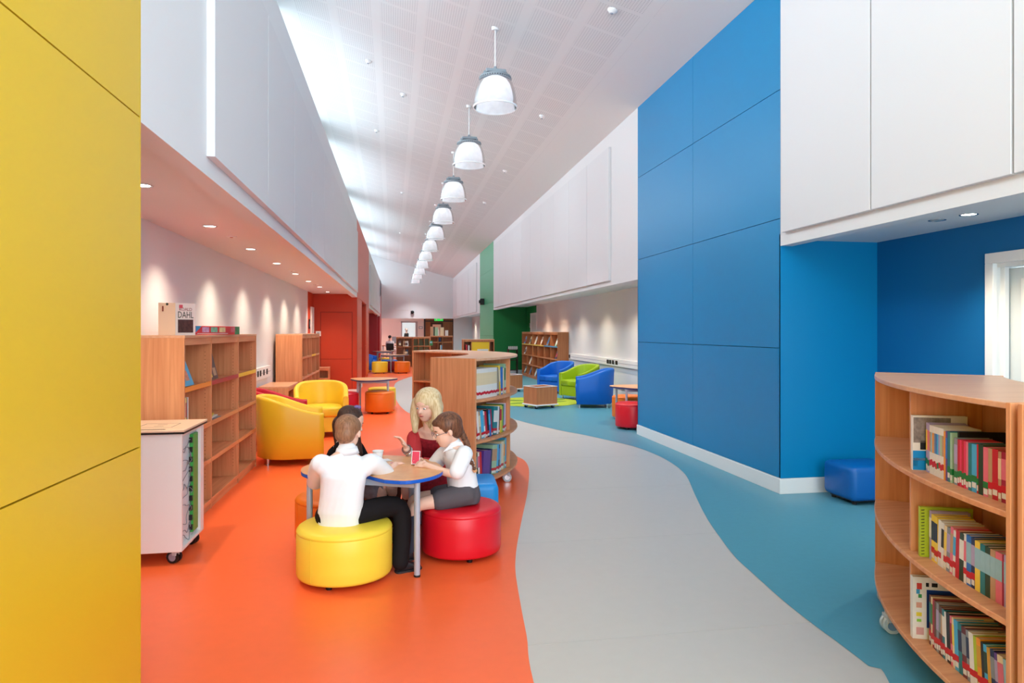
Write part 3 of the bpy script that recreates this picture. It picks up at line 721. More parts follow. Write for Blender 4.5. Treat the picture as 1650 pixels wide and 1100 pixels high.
# ---------------------------------------------------------------- right wall shelves, book boxes, rug
def lip2(i, j):
    if j == 0: return mat('yellow_lip2', rgb(226, 190, 90), .4) if i < 4 else mat('blue_lip', rgb(70, 150, 190), .4)
bookcase('long six-bay beech bookcase on the right nook wall', 5.15, 0.31, 1.49, 6, [1.085, 0.735, 0.425, 0.085], (4.405, 23.12, 0), -PI / 2, lip2, wv=BEECH_D, wh=BEECH_D)
def book_box(label, loc, rz):
    t = thing('book_box', label, 'book box', loc, rz, 'mobile book boxes')
    w, d = 0.5, 0.44
    MB().box(-w / 2 - .02, -d / 2 - .02, 0.06, w / 2 + .02, d / 2 + .02, 0.085, 0.004).build('base_board', WPLA, t)
    for n, a in (('front_panel', (-w / 2, -d / 2, w / 2, -d / 2 + .018)), ('rear_panel', (-w / 2, d / 2 - .018, w / 2, d / 2)), ('side_panel', (-w / 2, -d / 2 + .018, -w / 2 + .018, d / 2 - .018)), ('side_panel', (w / 2 - .018, -d / 2 + .018, w / 2, d / 2 - .018))):
        MB().box(a[0], a[1], 0.085, a[2], a[3], 0.42).build(n, BEECH_D, t)
    for a in ((-w / 2 - .004, -d / 2 - .004, w / 2 + .004, -d / 2 + .022), (-w / 2 - .004, d / 2 - .022, w / 2 + .004, d / 2 + .004), (-w / 2 - .004, -d / 2 + .022, -w / 2 + .022, d / 2 - .022), (w / 2 - .022, -d / 2 + .022, w / 2 + .004, d / 2 - .022)):
        MB().box(a[0], a[1], 0.42, a[2], a[3], 0.432).build('rim', WPLA, t)
    MB().box(-w / 2 + .018, -d / 2 + .018, 0.09, w / 2 - .018, d / 2 - .018, 0.30).build('inner_floor', BEECH_D, t)
    for sx in (-.2, .2):
        for sy in (-.17, .17): castor(t, sx, sy, 0.5, 0.026, BLK, BLK, 0.062)
    return t
book_box('mobile beech book box with white rims in front of the green rug', (2.88, 13.18, 0), R(24))
book_box('mobile beech book box with white rims further back by the curved bookcase', (2.90, 16.9, 0), R(20))
RG = thing('round_rug', 'round lime green rug with darker leaf shapes on the teal floor', 'rug', (3.0, 14.25, 0.002))
MB().lathe([(0.0005, 0.0), (0.95, 0.0), (0.955, 0.004), (0.95, 0.008), (0.0005, 0.008)], 56).build('pile', mat('lime_rug', rgb(178, 196, 70), 0.9, .1, bump=.3, bscale=200), RG)
for k, (x, y, a) in enumerate(((.45, -.1, .3), (.2, .45, 1.3), (-.4, .3, 2.4), (-.45, -.3, 3.6), (.15, -.5, 5.0), (.6, .35, .8))):
    pts = [(0.24 * math.cos(q) , 0.11 * math.sin(q) * (1.2 - .4 * math.cos(q))) for q in [2 * PI * j / 16 for j in range(16)]]
    MB().prism(pts, 0.008, 0.0088, M=Matrix.Translation((x, y, 0)) @ Matrix.Rotation(a, 4, 'Z')).build('leaf_motif', mat('leaf_motif', rgb(110, 140, 40) if k % 2 else rgb(120, 150, 45), .9), RG)
# small dark stand by the green wall
S = thing('display_stand', 'small dark wooden stand with a row of cards by the green wall', 'stand', (4.12, 23.4, 0))
DKW = mat('dark_brown_wood', rgb(64, 34, 28), .5)
for sx in (-.17, .15): MB().box(sx, -.12, 0, sx + .025, .12, 0.9).build('side_panel', DKW, S)
for z in (0.15, .5, .86): MB().box(-.145, -.12, z, .15, .12, z + .02).build('shelf', DKW, S)
for k in range(5): MB().box(-.16 + k * .068, -.10, .88, -.11 + k * .068, -.09, .99).build('card', WPLA, S)

# ================================================================== curved mobile bookcases
def arc_pts(r0, r1, a0, a1, n=20):
    out = [(r1 * math.cos(a0 + (a1 - a0) * k / n), r1 * math.sin(a0 + (a1 - a0) * k / n)) for k in range(n + 1)]
    out += [(r0 * math.cos(a1 + (a0 - a1) * k / n), r0 * math.sin(a1 + (a0 - a1) * k / n)) for k in range(n + 1)]
    return out
SHELF_Z = [0.895, 0.53, 0.165]
ARC_TOP = 1.262
def arc_bookcase(label, C, rin, rout, a0, a1, divs, mid, bolts=True, castors=((0.06, 0.1), (0.06, .9), (.94, .1), (.94, .9)), inset=0.035, wh=None):
    am = (a0 + a1) / 2; rm = (rin + rout) / 2
    o = Vector((C[0] + rm * math.cos(am), C[1] + rm * math.sin(am), 0))
    M = Matrix.Translation((C[0] - o.x, C[1] - o.y, 0))
    t = thing('curved_bookcase', label, 'bookcase', o)
    th = 0.022
    MB().prism(arc_pts(rin, rout, a0, a1), ARC_TOP - th, ARC_TOP, 0.004, 2, M).build('top_panel', BEECH_T, t)
    for z in SHELF_Z: MB().prism(arc_pts(rin, rout, a0, a1), z - th, z, 0.003, 1, M).build('shelf', BEECH_H, t)
    MB().prism(arc_pts(mid - .006, mid + .006, a0 + .004, a1 - .004), SHELF_Z[-1], ARC_TOP - th, 0, M=M).build('back_panel', BEECH_B, t)
    # vertical panels run floor shelf to top between the shelves
    for i, a in enumerate(divs):
        end = i in (0, len(divs) - 1)
        zs = [SHELF_Z[2] - th - (.03 if end else 0), ARC_TOP] if end else None
        Mr = M @ Matrix.Rotation(a, 4, 'Z')
        if end:
            off = (-th, 0) if (a == min(divs)) else (0, th)
            mb = MB().box(rin - .004, off[0], zs[0], rout + .004 - inset * 0.0, off[1], zs[1] + .001, 0.002, 1, Mr); mb.build('end_panel', BEECH_V, t)
        else:
            for k in range(3):
                lo = SHELF_Z[2 - k]; hi = (SHELF_Z[1 - k] - th) if k < 2 else ARC_TOP - th
                for (ra, rb) in ((rin + inset, mid - .006), (mid + .006, rout - inset)):
                    MB().box(ra, -th / 2, lo, rb, th / 2, hi, 0.0015, 1, Mr).build('divider', BEECH_V, t)
                if bolts:
                    for s in (-1, 1):
                        for (zz) in (lo + .02,):
                            MB().cyl((rout - inset - .05, s * th / 2, zz), (rout - inset - .05, s * (th / 2 + .006), zz), 0.012, 0.011, 14, Mr).cyl((rout - inset - .05, s * (th / 2 + .006), zz), (rout - inset - .05, s * (th / 2 + .008), zz), 0.005, 0.005, 8, Mr).build('fixing_bolt', BLK, t)
    for (fa, fr) in castors:
        a = a0 + (a1 - a0) * fa; r = rin + (rout - rin) * fr
        p = M @ Vector((r * math.cos(a), r * math.sin(a), 0))
        castor(t, p.x, p.y, a + 1.9, 0.045, GLASSY, CHROME, SHELF_Z[-1] - th)
    return t
CC, CRI, CRO, CA0, CA1, CMID = (-0.72, 7.4), 1.53, 2.045, R(-45), R(50), 1.76
CDIV = [R(-45), R(-22), R(2), R(26), R(50)]
CBK = arc_bookcase('curved beech bookcase on castors standing behind the table group', CC, CRI, CRO, CA0, CA1, CDIV, CMID, castors=((.06, .1), (.06, .86), (.27, .88), (.6, .88), (.94, .1), (.94, .9)))
RC, RRO, RMID, RRI = (5.02, 1.53), 3.02, 2.70, 2.42
RA0, RA1 = R(138.2), R(171.6)
RDIVA = math.atan2(2.71 - RC[1], 2.19 - RC[0])
RDIV = [RA0, RDIVA, RA1]
RBK = arc_bookcase('curved beech bookcase full of books at the right edge', RC, RRI, RRO, RA0, RA1, RDIV, RMID, castors=((.08, .1), (.13, .93), (.35, .955), (.9, .1), (.9, .9)))
RA2 = RA1 + 0.012
arc_bookcase('second curved bookcase adjoining at the extreme right edge', RC, RRI, RRO, RA2 + 0.012, RA2 + R(33), [RA2 + 0.012, RA2 + R(16), RA2 + R(33)], RMID)

# ---------------------------------------------------------------- books
PAGE = mat('page_edges', rgb(206, 176, 146), .8, .2)
COLS = {'red': (196, 26, 40), 'crimson': (160, 20, 52), 'pink': (226, 110, 130), 'hot pink': (226, 50, 90), 'white': (232, 226, 220), 'cream': (232, 208, 168), 'blue': (40, 110, 190), 'sky blue': (70, 170, 215), 'navy': (30, 44, 84), 'teal': (30, 120, 130), 'green': (40, 120, 60), 'dark green': (34, 62, 38), 'lime': (176, 196, 40), 'yellow': (240, 205, 70), 'orange': (240, 150, 40), 'mustard': (214, 156, 40), 'purple': (96, 60, 140), 'lilac': (176, 160, 196), 'grey': (136, 140, 146), 'black': (26, 24, 26), 'brown': (96, 56, 46), 'tan': (190, 150, 112), 'maroon': (104, 40, 46), 'pale green': (160, 196, 160), 'magenta': (170, 30, 90)}
COLS['pale blue'] = (150, 190, 205)
def cm(c): return mat('cover_' + c.replace(' ', '_'), rgb(*COLS[c]), 0.4, 0.4, var=0.12, vscale=30)
BAND_R = mat('red_tape', rgb(200, 14, 30), .4); BAND_G = mat('green_tape', rgb(10, 120, 56), .4); BAND_W = mat('white_label', rgb(228, 224, 218), .5)
def book(label, group, t, d, h, col, M, band='r', two=None, bandz=0.03, title=None, name='book'):
    """spine on -y, thickness along x, M places the bottom centre of the spine"""
    g = bpy.data.objects.new(name, None); COL.objects.link(g); g.empty_display_size = .03; g.matrix_world = M; tag(g, label, 'book', group)
    c = 0.0016 if t < .03 else .0025
    mb = MB().box(-t / 2, 0, 0, t / 2, c, h); mb.box(-t / 2, c, 0, -t / 2 + c, d, h); mb.box(t / 2 - c, c, 0, t / 2, d, h)
    mb.build('cover', cm(col), g)
    MB().box(-t / 2 + c, c, 0.003, t / 2 - c, d - .003, h - .003).build('pages', PAGE, g)
    e = 0.0006
    if two: MB().box(-t / 2 - e / 2, -e, h * .45, t / 2 + e / 2, 0, h * .86).build('spine_print', cm(two), g)
    if title: MB().box(-t / 2 * .45, -e * 1.6, h * .38, t / 2 * .45, -e * 0.2, h * .8).build('title_strip', cm(title), g)
    if band:
        MB().box(-t / 2 - e, -e * 1.4, bandz, t / 2 + e, 0.012, bandz + .024).build('tape_band', BAND_R if band == 'r' else BAND_G, g)
        MB().box(-t / 2 * .8, -e * 1.2, bandz - .022, t / 2 * .8, -e * .2, bandz - .002).build('shelf_mark', BAND_W, g)
    return g
def row(where, group, C, r_spine, a_start, sgn, z, specs, seed, order_from, a_stop=None, k=1.0):
    """stand books side by side along an arc; specs: (colour, thickness, height, depth, band, second colour, lean, pull)"""
    a = a_start
    if a_stop is not None: k = (abs(a_stop - a_start) * r_spine - .0012 * len(specs)) / sum(q[1] for q in specs)
    for i, sp in enumerate(specs):
        col, t, h, d, band, two, lean, pull = sp; t *= k
        a_mid = a + sgn * (t / 2) / r_spine
        rr = r_spine + pull
        p = Vector((C[0] + rr * math.cos(a_mid), C[1] + rr * math.sin(a_mid), z))
        rz = a_mid + PI / 2                                          # -y local points outward
        sh = abs(math.sin(lean)) * t / 2
        M = Matrix.Translation(p + Vector((0, 0, sh))) @ Matrix.Rotation(rz, 4, 'Z') @ Matrix.Rotation(lean, 4, 'Y')
        book('%s book, %s from %s on %s' % (col + (' and ' + two if two else ''), ordinal(i), order_from, where), group, t, d, h, col, M, band, two, .030 + ((i * 7 + seed * 3) % 5) * .0022)
        a += sgn * (t + .0012 + (abs(math.tan(lean)) * 0.0)) / r_spine
    return a
def S(col, t=18, h=200, d=140, band='r', two=None, lean=0.0, pull=0.0): return (col, t / 1000, h / 1000, d / 1000, band, two, lean, pull)
# right bookcase: from the divider towards the near end
ra0 = RDIVA + .014 / 2.9
rs = 2.945
top_specs = [S('lilac', 9, 212, 150, 'g', 'yellow'), S('lilac', 13, 210, 150, 'g', 'pink')] + [S('white', 9, 206, 142, b, c) for b, c in (('r', 'tan'), ('r', 'pale blue'), ('r', 'orange'), ('r', 'grey'), ('r', 'blue'), ('g', 'sky blue'), ('r', 'lilac'), ('r', 'pale green'), ('r', 'tan'))] + \
  [S('orange', 10, 198, 140, None), S('purple', 9, 202, 140, None, 'blue'), S('teal', 13, 202, 145, 'g'), S('pale green', 10, 200, 150, 'g'), S('black', 9, 206, 190, None, 'red', 0, -.02), S('grey', 16, 185, 130, 'g', 'lilac')] + \
  [S(c, 9, 182, 128, 'g', None) for c in ('red', 'hot pink', 'red', 'hot pink', 'pink')] + [S('teal', 14, 180, 128, 'g'), S('sky blue', 20, 180, 128, 'g'), S('red', 6, 184, 128, 'g'), S('dark green', 18, 186, 150, None), S('pink', 18, 180, 128, 'g'), S('tan', 14, 180, 128, 'r'), S('red', 20, 182, 128, 'r'), S('tan', 10, 178, 128, 'r', 'cream'), S('crimson', 18, 180, 128, 'r', 'pink'), S('mustard', 20, 180, 128, None), S('white', 11, 178, 128, None), S('cream', 24, 178, 128, 'r')]
a_ = ra0 + .052 / 2.9
row('top shelf of the right bookcase', 'books on the top shelf of the right bookcase', RC, rs, a_, 1, SHELF_Z[0], top_specs, 1, 'left', RA1 - .004)
mid_specs = [S('lilac', 14, 206, 150, None, 'white')] + [S('yellow', 18, 196, 140, 'r', 'navy'), S('yellow', 18, 194, 140, 'r', 'navy')] + [S('white', 18, 190, 140, 'r', None, .05), S('white', 14, 186, 150, None, 'black', .05), S('cream', 14, 180, 130, 'r', 'yellow', .06), S('grey', 18, 180, 130, 'r', 'lilac', .06), S('pink', 14, 190, 130, 'r', 'tan', .05), S('white', 12, 182, 130, 'r', 'sky blue', .05), S('red', 18, 188, 130, None, None, .04), S('dark green', 20, 186, 130, None, 'white', .03), S('white', 12, 190, 130, 'r', 'pink'), S('blue', 20, 192, 130, 'r', 'pale blue'), S('navy', 14, 190, 130, 'r', 'lilac')] + \
  [S('yellow', 20, 186, 128, None, 'pale blue'), S('teal', 18, 184, 128, None, 'pale blue'), S('dark green', 18, 184, 128, None, 'pale blue'), S('tan', 18, 182, 128, None, 'pale blue'), S('pink', 22, 182, 128, None, 'pale blue'), S('crimson', 5, 180, 128, None), S('lilac', 22, 184, 128, None, 'pale blue'), S('sky blue', 22, 182, 128, None, 'lilac'), S('pale green', 20, 182, 128, None, 'lilac')]
row('middle shelf of the right bookcase', 'books on the middle shelf of the right bookcase', RC, rs, ra0 + .085 / 2.9, 1, SHELF_Z[1], mid_specs, 2, 'left', RA1 - .004)
bot_specs = [S('maroon', 9, 210, 160, 'r', 'teal'), S('cream', 8, 208, 160, 'r', 'green'), S('crimson', 9, 206, 160, 'r'), S('brown', 10, 204, 150, 'r'), S('grey', 12, 204, 150, 'r', 'lilac'), S('brown', 9, 200, 150, 'r', 'grey'), S('maroon', 10, 200, 150, 'r', 'tan'), S('teal', 11, 198, 150, 'r', 'white', -.05), S('white', 8, 194, 150, 'r', None, -.06), S('black', 16, 200, 160, 'r', None, -.06), S('pink', 8, 196, 150, 'r', 'crimson', -.06), S('cream', 8, 196, 150, 'r', 'yellow', -.06), S('sky blue', 16, 194, 150, 'r', None, -.07), S('teal', 14, 194, 150, None, 'navy', -.07), S('maroon', 16, 192, 150, 'r', 'grey', -.07), S('grey', 10, 190, 150, 'r', 'navy', -.07), S('white', 16, 190, 150, 'r', None, -.08), S('lime', 10, 188, 140, 'r', None, -.08), S('orange', 14, 190, 140, 'r', 'mustard', -.08), S('black', 8, 186, 140, 'r', None, -.08), S('sky blue', 10, 184, 140, 'r', 'dark green', -.08), S('mustard', 10, 182, 140, 'r', None, -.08), S('navy', 12, 184, 140, 'r', 'grey', -.08), S('purple', 8, 182, 140, 'r', 'lilac', -.08), S('cream', 16, 182, 140, 'r', 'pink', -.08), S('pale blue', 10, 180, 140, 'r', None, -.08), S('maroon', 9, 182, 140, 'r', None, -.08), S('black', 16, 180, 140, None, 'tan', -.08), S('grey', 14, 182, 140, None, None, -.08)]
row('bottom shelf of the right bookcase', 'books on the bottom shelf of the right bookcase', RC, rs, ra0 + .085 / 2.9, 1, SHELF_Z[2], bot_specs, 3, 'left', RA1 - .004)
# three large picture books that stand proud of their rows, covers towards the camera
def big_book(label, a, z, t, d, h, col, pull, deco):
    rr = rs + pull
    M = Matrix.Translation((RC[0] + rr * math.cos(a), RC[1] + rr * math.sin(a), z)) @ Matrix.Rotation(a + PI / 2, 4, 'Z')
    g = bpy.data.objects.new('picture_book', None); COL.objects.link(g); g.matrix_world = M; tag(g, label, 'book')
    c = .002
    mb = MB().box(-t / 2, 0, 0, t / 2, c, h); mb.box(-t / 2, c, 0, -t / 2 + c, d, h); mb.box(t / 2 - c, c, 0, t / 2, d, h); mb.build('cover', cm(col), g)
    MB().box(-t / 2 + c, c, 0.003, t / 2 - c, d - .003, h - .003).build('pages', PAGE, g)
    for (n, y0, y1, z0, z1, m) in deco: MB().box(t / 2, y0, z0, t / 2 + .0006, y1, z1).build(n, m, g)
    return g
PH = mat('photo_print', rgb(140, 128, 124), .4, var=.9, vscale=45); PB = mat('print_blue', rgb(0, 140, 214), .4); PD = mat('print_black', rgb(22, 20, 22), .4)
big_book('large picture book with a photo cover and blue foot, leftmost on the top shelf', ra0 + .018 / 2.9, SHELF_Z[0], .022, .215, .238, 'white', .045, [('cover_photo', .003, .15, .12, .23, PH), ('dark_figure', .03, .075, .09, .13, PD), ('blue_foot', .001, .2, .001, .085, PB), ('white_label', .002, .05, .042, .053, BAND_W), ('green_tape', .002, .02, .018, .042, BAND_G)])
nb_ = big_book('lime green ring-bound notebook standing proud on the middle shelf', ra0 + .06 / 2.9, SHELF_Z[1], .02, .205, .214, 'lime', .03, [])
for k in range(15): MB().tube([(-.009 + .018 * q / 6, .010 + .008 * math.cos(q * 1.05), .012 + k * .0135 + .001 * q) for q in range(7)], .0014, 5, M=None).tube([(.0105, .004, .012 + k * .0135), (.0115, .012, .013 + k * .0135), (.0105, .016, .0135 + k * .0135)], .0016, 5).build('binding_ring', BLK, nb_)
bb_ = big_book('large white story book with a blue bedtime picture on the bottom shelf', ra0 + .03 / 2.9, SHELF_Z[2], .028, .235, .268, 'white', .05, [('blue_picture', .055, .2, .05, .215, mat('night_blue', rgb(24, 60, 140), .4, var=.35, vscale=18)), ('bed', .075, .15, .06, .11, mat('bed_brown', rgb(120, 84, 66), .4, var=.4, vscale=40)), ('sleeper', .08, .12, .11, .135, mat('sleeper_cream', rgb(220, 190, 170), .4, var=.4, vscale=60)), ('red_sketch', .016, .036, .215, .242, mat('sk_red', rgb(206, 60, 50), .5)), ('blue_sketch', .014, .028, .195, .215, mat('sk_blue', rgb(60, 150, 200), .5)), ('green_sketch', .022, .036, .178, .194, mat('sk_green', rgb(50, 140, 70), .5)), ('pink_sketch', .014, .036, .135, .158, mat('sk_pink', rgb(220, 160, 140), .5)), ('yellow_sketch', .014, .036, .098, .115, mat('sk_yellow', rgb(236, 210, 60), .5)), ('lime_sketch', .016, .034, .074, .086, mat('sk_lime', rgb(140, 200, 70), .5)), ('rose_sketch', .014, .044, .018, .05, mat('sk_rose', rgb(214, 160, 160), .5)), ('dark_sketch', .066, .08, .008, .04, mat('sk_dark', rgb(66, 60, 84), .5)), ('black_sketch', .052, .064, .228, .245, PD), ('black_sketch', .075, .098, .228, .245, PD)])
# little stack of books left of the divider on the top shelf
for k in range(3):
    a = RDIVA - (.03 + .017 * k) / 2.9
    M = Matrix.Translation((RC[0] + (rs - .1) * math.cos(a), RC[1] + (rs - .1) * math.sin(a), SHELF_Z[0])) @ Matrix.Rotation(a + PI / 2, 4, 'Z')
    book('%s book left of the divider on the top right-hand shelf' % ['cream', 'dark', 'grey'][k], 'books left of the divider', .015, .12, .125 - .01 * k, ['cream', 'black', 'grey'][k], M, None)
# centre bookcase: outer first bay, from the near end panel to the divider
cs = 1.98
def crow(where, group, z, specs, seed, a0=R(-45) + .008): return row(where, group, CC, cs, a0, 1, z, specs, seed, 'left', R(-22) - .016)
c_top = [S('white', 15, 268, 195, 'r', 'cream') for k in range(18)]
c_top = [S('white', 16, 268, 195, 'r', 'cream') for k in range(17)] + [S('black', 10, 268, 200, 'r'), S('cream', 9, 262, 195, 'r'), S('black', 12, 264, 200, 'r'), S('yellow', 26, 280, 205, None, 'cream', -.06), S('blue', 36, 262, 190, 'r'), S('cream', 24, 250, 190, None), S('pale green', 34, 290, 210, 'r', 'green', .04), S('white', 14, 262, 190, 'r')]
crow('top shelf of the centre bookcase', 'books on the top shelf of the centre bookcase', SHELF_Z[0], c_top, 5)
c_mid = [S('purple', 14, 250, 190, 'r', 'magenta', -.12), S('crimson', 20, 250, 190, 'r', 'pink', -.12), S('white', 18, 254, 190, 'r', None, -.12), S('tan', 14, 250, 190, None, 'cream', -.12), S('sky blue', 26, 256, 190, 'r', None, -.12), S('white', 12, 246, 190, 'r', 'grey', -.12), S('red', 18, 240, 190, 'r', None, -.13), S('black', 18, 256, 190, 'r', None, -.13), S('blue', 18, 246, 190, None, 'sky blue', -.13), S('crimson', 16, 250, 190, 'r', None, -.13), S('teal', 46, 262, 190, 'r', 'white', .10), S('white', 22, 262, 190, None, None, .10), S('brown', 14, 252, 190, 'r', None, .09), S('yellow', 26, 262, 190, None, 'red', .07), S('lime', 20, 250, 190, None, None, .06), S('green', 16, 264, 190, 'r', None, .05), S('lilac', 20, 262, 190, 'r', None, .05), S('white', 16, 270, 190, 'r', None, .04), S('pink', 14, 270, 190, 'r', None, .03)]
crow('middle shelf of the centre bookcase', 'books on the middle shelf of the centre bookcase', SHELF_Z[1], c_mid, 6, R(-45) + .022)
c_bot = [S('dark green', 40, 246, 190, None, 'grey', -.05), S('white', 14, 250, 190, None, 'pink', -.06), S('red', 16, 250, 190, None, None, -.06), S('purple', 60, 240, 190, None, None, .12), S('navy', 16, 246, 190, None, None, .12), S('pale green', 50, 268, 195, 'r', 'tan', .12), S('sky blue', 24, 262, 190, 'r', None, .10), S('black', 14, 256, 190, 'r', 'blue', .09), S('pale blue', 20, 258, 190, 'r', None, .09), S('cream', 36, 270, 190, 'r', None, .08), S('pale green', 22, 276, 190, None, 'orange', .07), S('sky blue', 26, 290, 195, 'r', None, .06)]
crow('bottom shelf of the centre bookcase', 'books on the bottom shelf of the centre bookcase', SHELF_Z[2], c_bot, 7, R(-45) + .016)
# black box files lying behind the books and a few books of the next bay
for k, (z, r_, lab) in enumerate(((SHELF_Z[1] + .283, 1.80, 'middle'), (SHELF_Z[2] + .292, 1.80, 'bottom'))):
    pass
for k, (a, z, c_) in enumerate(((R(-20.6), SHELF_Z[0], 'purple'), (R(-20.1), SHELF_Z[0], 'red'), (R(-20.6), SHELF_Z[2], 'purple'))):
    M = Matrix.Translation((CC[0] + cs * math.cos(a), CC[1] + cs * math.sin(a), z)) @ Matrix.Rotation(a + PI / 2, 4, 'Z')
    book('%s book just past the divider on the %s shelf of the centre bookcase' % (c_, ['top', 'top', 'bottom'][k]), 'books in the second bay', .014, .19, .24, c_, M, 'r')
# inner (concave) side: a few books by the near end panel
for k in range(4):
    a = R(-45) + (.035 + .02 * k) / 1.56
    M = Matrix.Translation((CC[0] + (1.545) * math.cos(a), CC[1] + 1.545 * math.sin(a), SHELF_Z[0])) @ Matrix.Rotation(a - PI / 2, 4, 'Z')
    book('%s book on the inner side of the centre curved bookcase' % ['white', 'dark', 'cream', 'green'][k], 'books on the inner side', .018, .15, .25 - .01 * k, ['white', 'black', 'cream', 'dark green'][k], M, None)
# books leaning on the left bookcase display shelves
MB1 = BK1.matrix_basis.copy()
def lean_book(label, x, z, w, h, col, deco, yaw=0.0, parent_M=None, tilt=R(-20)):
    M = (parent_M or MB1) @ Matrix.Translation((x, 0.014, z + 0.002)) @ Matrix.Rotation(yaw, 4, 'Z') @ Matrix.Rotation(tilt, 4, 'X')
    g = bpy.data.objects.new('picture_book', None); COL.objects.link(g); g.matrix_world = M; tag(g, label, 'book', 'books displayed face out')
    MB().box(0, 0, 0, w, .002, h).box(0, .012, 0, w, .014, h).box(0, .002, 0, .002, .012, h).build('cover', cm(col), g)
    MB().box(.002, .002, .002, w - .003, .012, h - .002).build('pages', PAGE, g)
    for (n, x0, x1, z0, z1, m) in deco: MB().box(x0, -.0006, z0, x1, 0, z1).build(n, m, g)
    return g
lean_book('sky blue picture book displayed on the orange-lipped shelf', .06, 1.085, .24, .29, 'sky blue', [('cover_art', .08, .17, .04, .12, mat('coral_art', rgb(226, 140, 110), .5, var=.5, vscale=60)), ('sticker', .14, .2, .225, .245, BAND_W)])
lean_book('dark book leaning on the red-lipped shelf', xs1[1] + .06, 1.085, .22, .33, 'brown', [('cover_art', .02, .19, .19, .28, cm('navy')), ('cover_art', .1, .19, .03, .1, cm('tan')), ('stripe', .02, .05, .02, .18, cm('yellow'))], tilt=R(-14))
lean_book('yellow booklet standing on the yellow-lipped shelf', xs1[2] + .03, 1.085, .02, .10, 'yellow', [])
for k, c_ in enumerate(('white', 'yellow', 'grey', 'white')):
    M = MB1 @ Matrix.Translation((.07 + .026 * k, .016, .73))
    book('%s spine, %s of the four standing on the second shelf of the near bookcase' % (c_, ordinal(k)), 'four books on the second shelf', .022, .2, .27, c_, M, None, 'red' if k == 1 else None)
for k in range(3):
    M = MB1 @ Matrix.Translation((xs1[1] + .12 + .02 * k, .04, .731 + .012 * k)) @ Matrix.Rotation(R(8 * k - 6), 4, 'Z') @ Matrix.Rotation(R(90), 4, 'Y') @ Matrix.Translation((-.006, 0, 0))
    book('%s magazine lying in the middle bay of the near bookcase' % ['grey', 'white', 'yellow'][k], 'magazines lying flat', .010, .24, .25, ['grey', 'white', 'yellow'][k], M, None)
# displayed books on the long right bookcase
BKR = [o for o in bpy.data.objects if o.get('label', '').startswith('long six-bay')][0].matrix_basis
for j, (bay, z) in enumerate(((0, 1.085), (1, 1.085), (2, 1.085), (3, 1.085), (4, 1.085), (5, 1.085), (5, .735), (0, .735), (1, .425), (0, .085), (1, .085), (2, .085))):
    c_ = ['sky blue', 'cream', 'white', 'tan', 'grey', 'pale green', 'navy', 'white', 'white', 'teal', 'grey', 'pale blue'][j]
    lean_book('%s book in bay %d from the left, %s shelf of the long right bookcase' % (c_, bay + 1, {1.085: 'top', .735: 'second', .425: 'third', .085: 'bottom'}[z]), .15 + bay * .858 + (.3 if bay == 5 else 0.1), z + .014, .2, .26, c_, [('cover_art', .03, .17, .05, .16, cm(['red', 'black', 'cream', 'white', 'blue', 'white'][j % 6]))], parent_M=BKR)

# ================================================================== lamps and fittings
def atC(x, y):
    d = ray(x, y); t = (4.81 + XR * 0.274 - CAM_H) / (d.z + 0.0045 * d.y + 0.274 * d.x)
    return d * t + Vector((0, 0, CAM_H))
def shade_mat():
    m = bpy.data.materials.new('clear_prismatic_acrylic'); m.use_nodes = True; nt = m.node_tree
    for n in list(nt.nodes):
        if n.type != 'OUTPUT_MATERIAL': nt.nodes.remove(n)
    out = [n for n in nt.nodes if n.type == 'OUTPUT_MATERIAL'][0]
    tr = nt.nodes.new('ShaderNodeBsdfTransparent'); tl = nt.nodes.new('ShaderNodeBsdfTranslucent'); gl = nt.nodes.new('ShaderNodeBsdfGlossy'); df = nt.nodes.new('ShaderNodeBsdfDiffuse')
    tr.inputs[0].default_value = (.97, .98, 1, 1); tl.inputs[0].default_value = (.95, .97, 1, 1); gl.inputs['Roughness'].default_value = .15; df.inputs[0].default_value = (.9, .93, .95, 1)
    a = nt.nodes.new('ShaderNodeMixShader'); b = nt.nodes.new('ShaderNodeMixShader'); c = nt.nodes.new('ShaderNodeMixShader')
    fr = nt.nodes.new('ShaderNodeFresnel'); fr.inputs[0].default_value = 1.12
    a.inputs[0].default_value = .35; nt.links.new(tl.outputs[0], a.inputs[1]); nt.links.new(df.outputs[0], a.inputs[2])
    # fine vertical prisms
    tc = nt.nodes.new('ShaderNodeTexCoord'); wv = nt.nodes.new('ShaderNodeTexNoise'); wv.inputs['Scale'].default_value = 9; nt.links.new(tc.outputs['Object'], wv.inputs['Vector'])
    mr = nt.nodes.new('ShaderNodeMapRange'); mr.inputs[3].default_value = .5; mr.inputs[4].default_value = .85; nt.links.new(wv.outputs['Fac'], mr.inputs[0])
    nt.links.new(mr.outputs[0], b.inputs[0]); nt.links.new(tr.outputs[0], b.inputs[1]); nt.links.new(a.outputs[0], b.inputs[2])
    nt.links.new(fr.outputs[0], c.inputs[0]); nt.links.new(b.outputs[0], c.inputs[1]); nt.links.new(gl.outputs[0], c.inputs[2])
    nt.links.new(c.outputs[0], out.inputs[0])
    return m
SHADE = shade_mat()
LMET = mat('lamp_grey_metal', rgb(150, 160, 168), .45, .5)
BULB = mat('lamp_glow', (1, .97, .92, 1), .5, emit=4)
shade_prof = [(0.150, 0.378), (0.186, 0.352), (0.218, 0.305), (0.242, 0.24), (0.260, 0.16), (0.272, 0.07), (0.278, 0.012), (0.283, 0.0), (0.283, -0.012), (0.273, -0.012), (0.269, 0.005), (0.264, 0.07), (0.252, 0.16), (0.234, 0.238), (0.211, 0.30), (0.180, 0.345), (0.148, 0.370)]
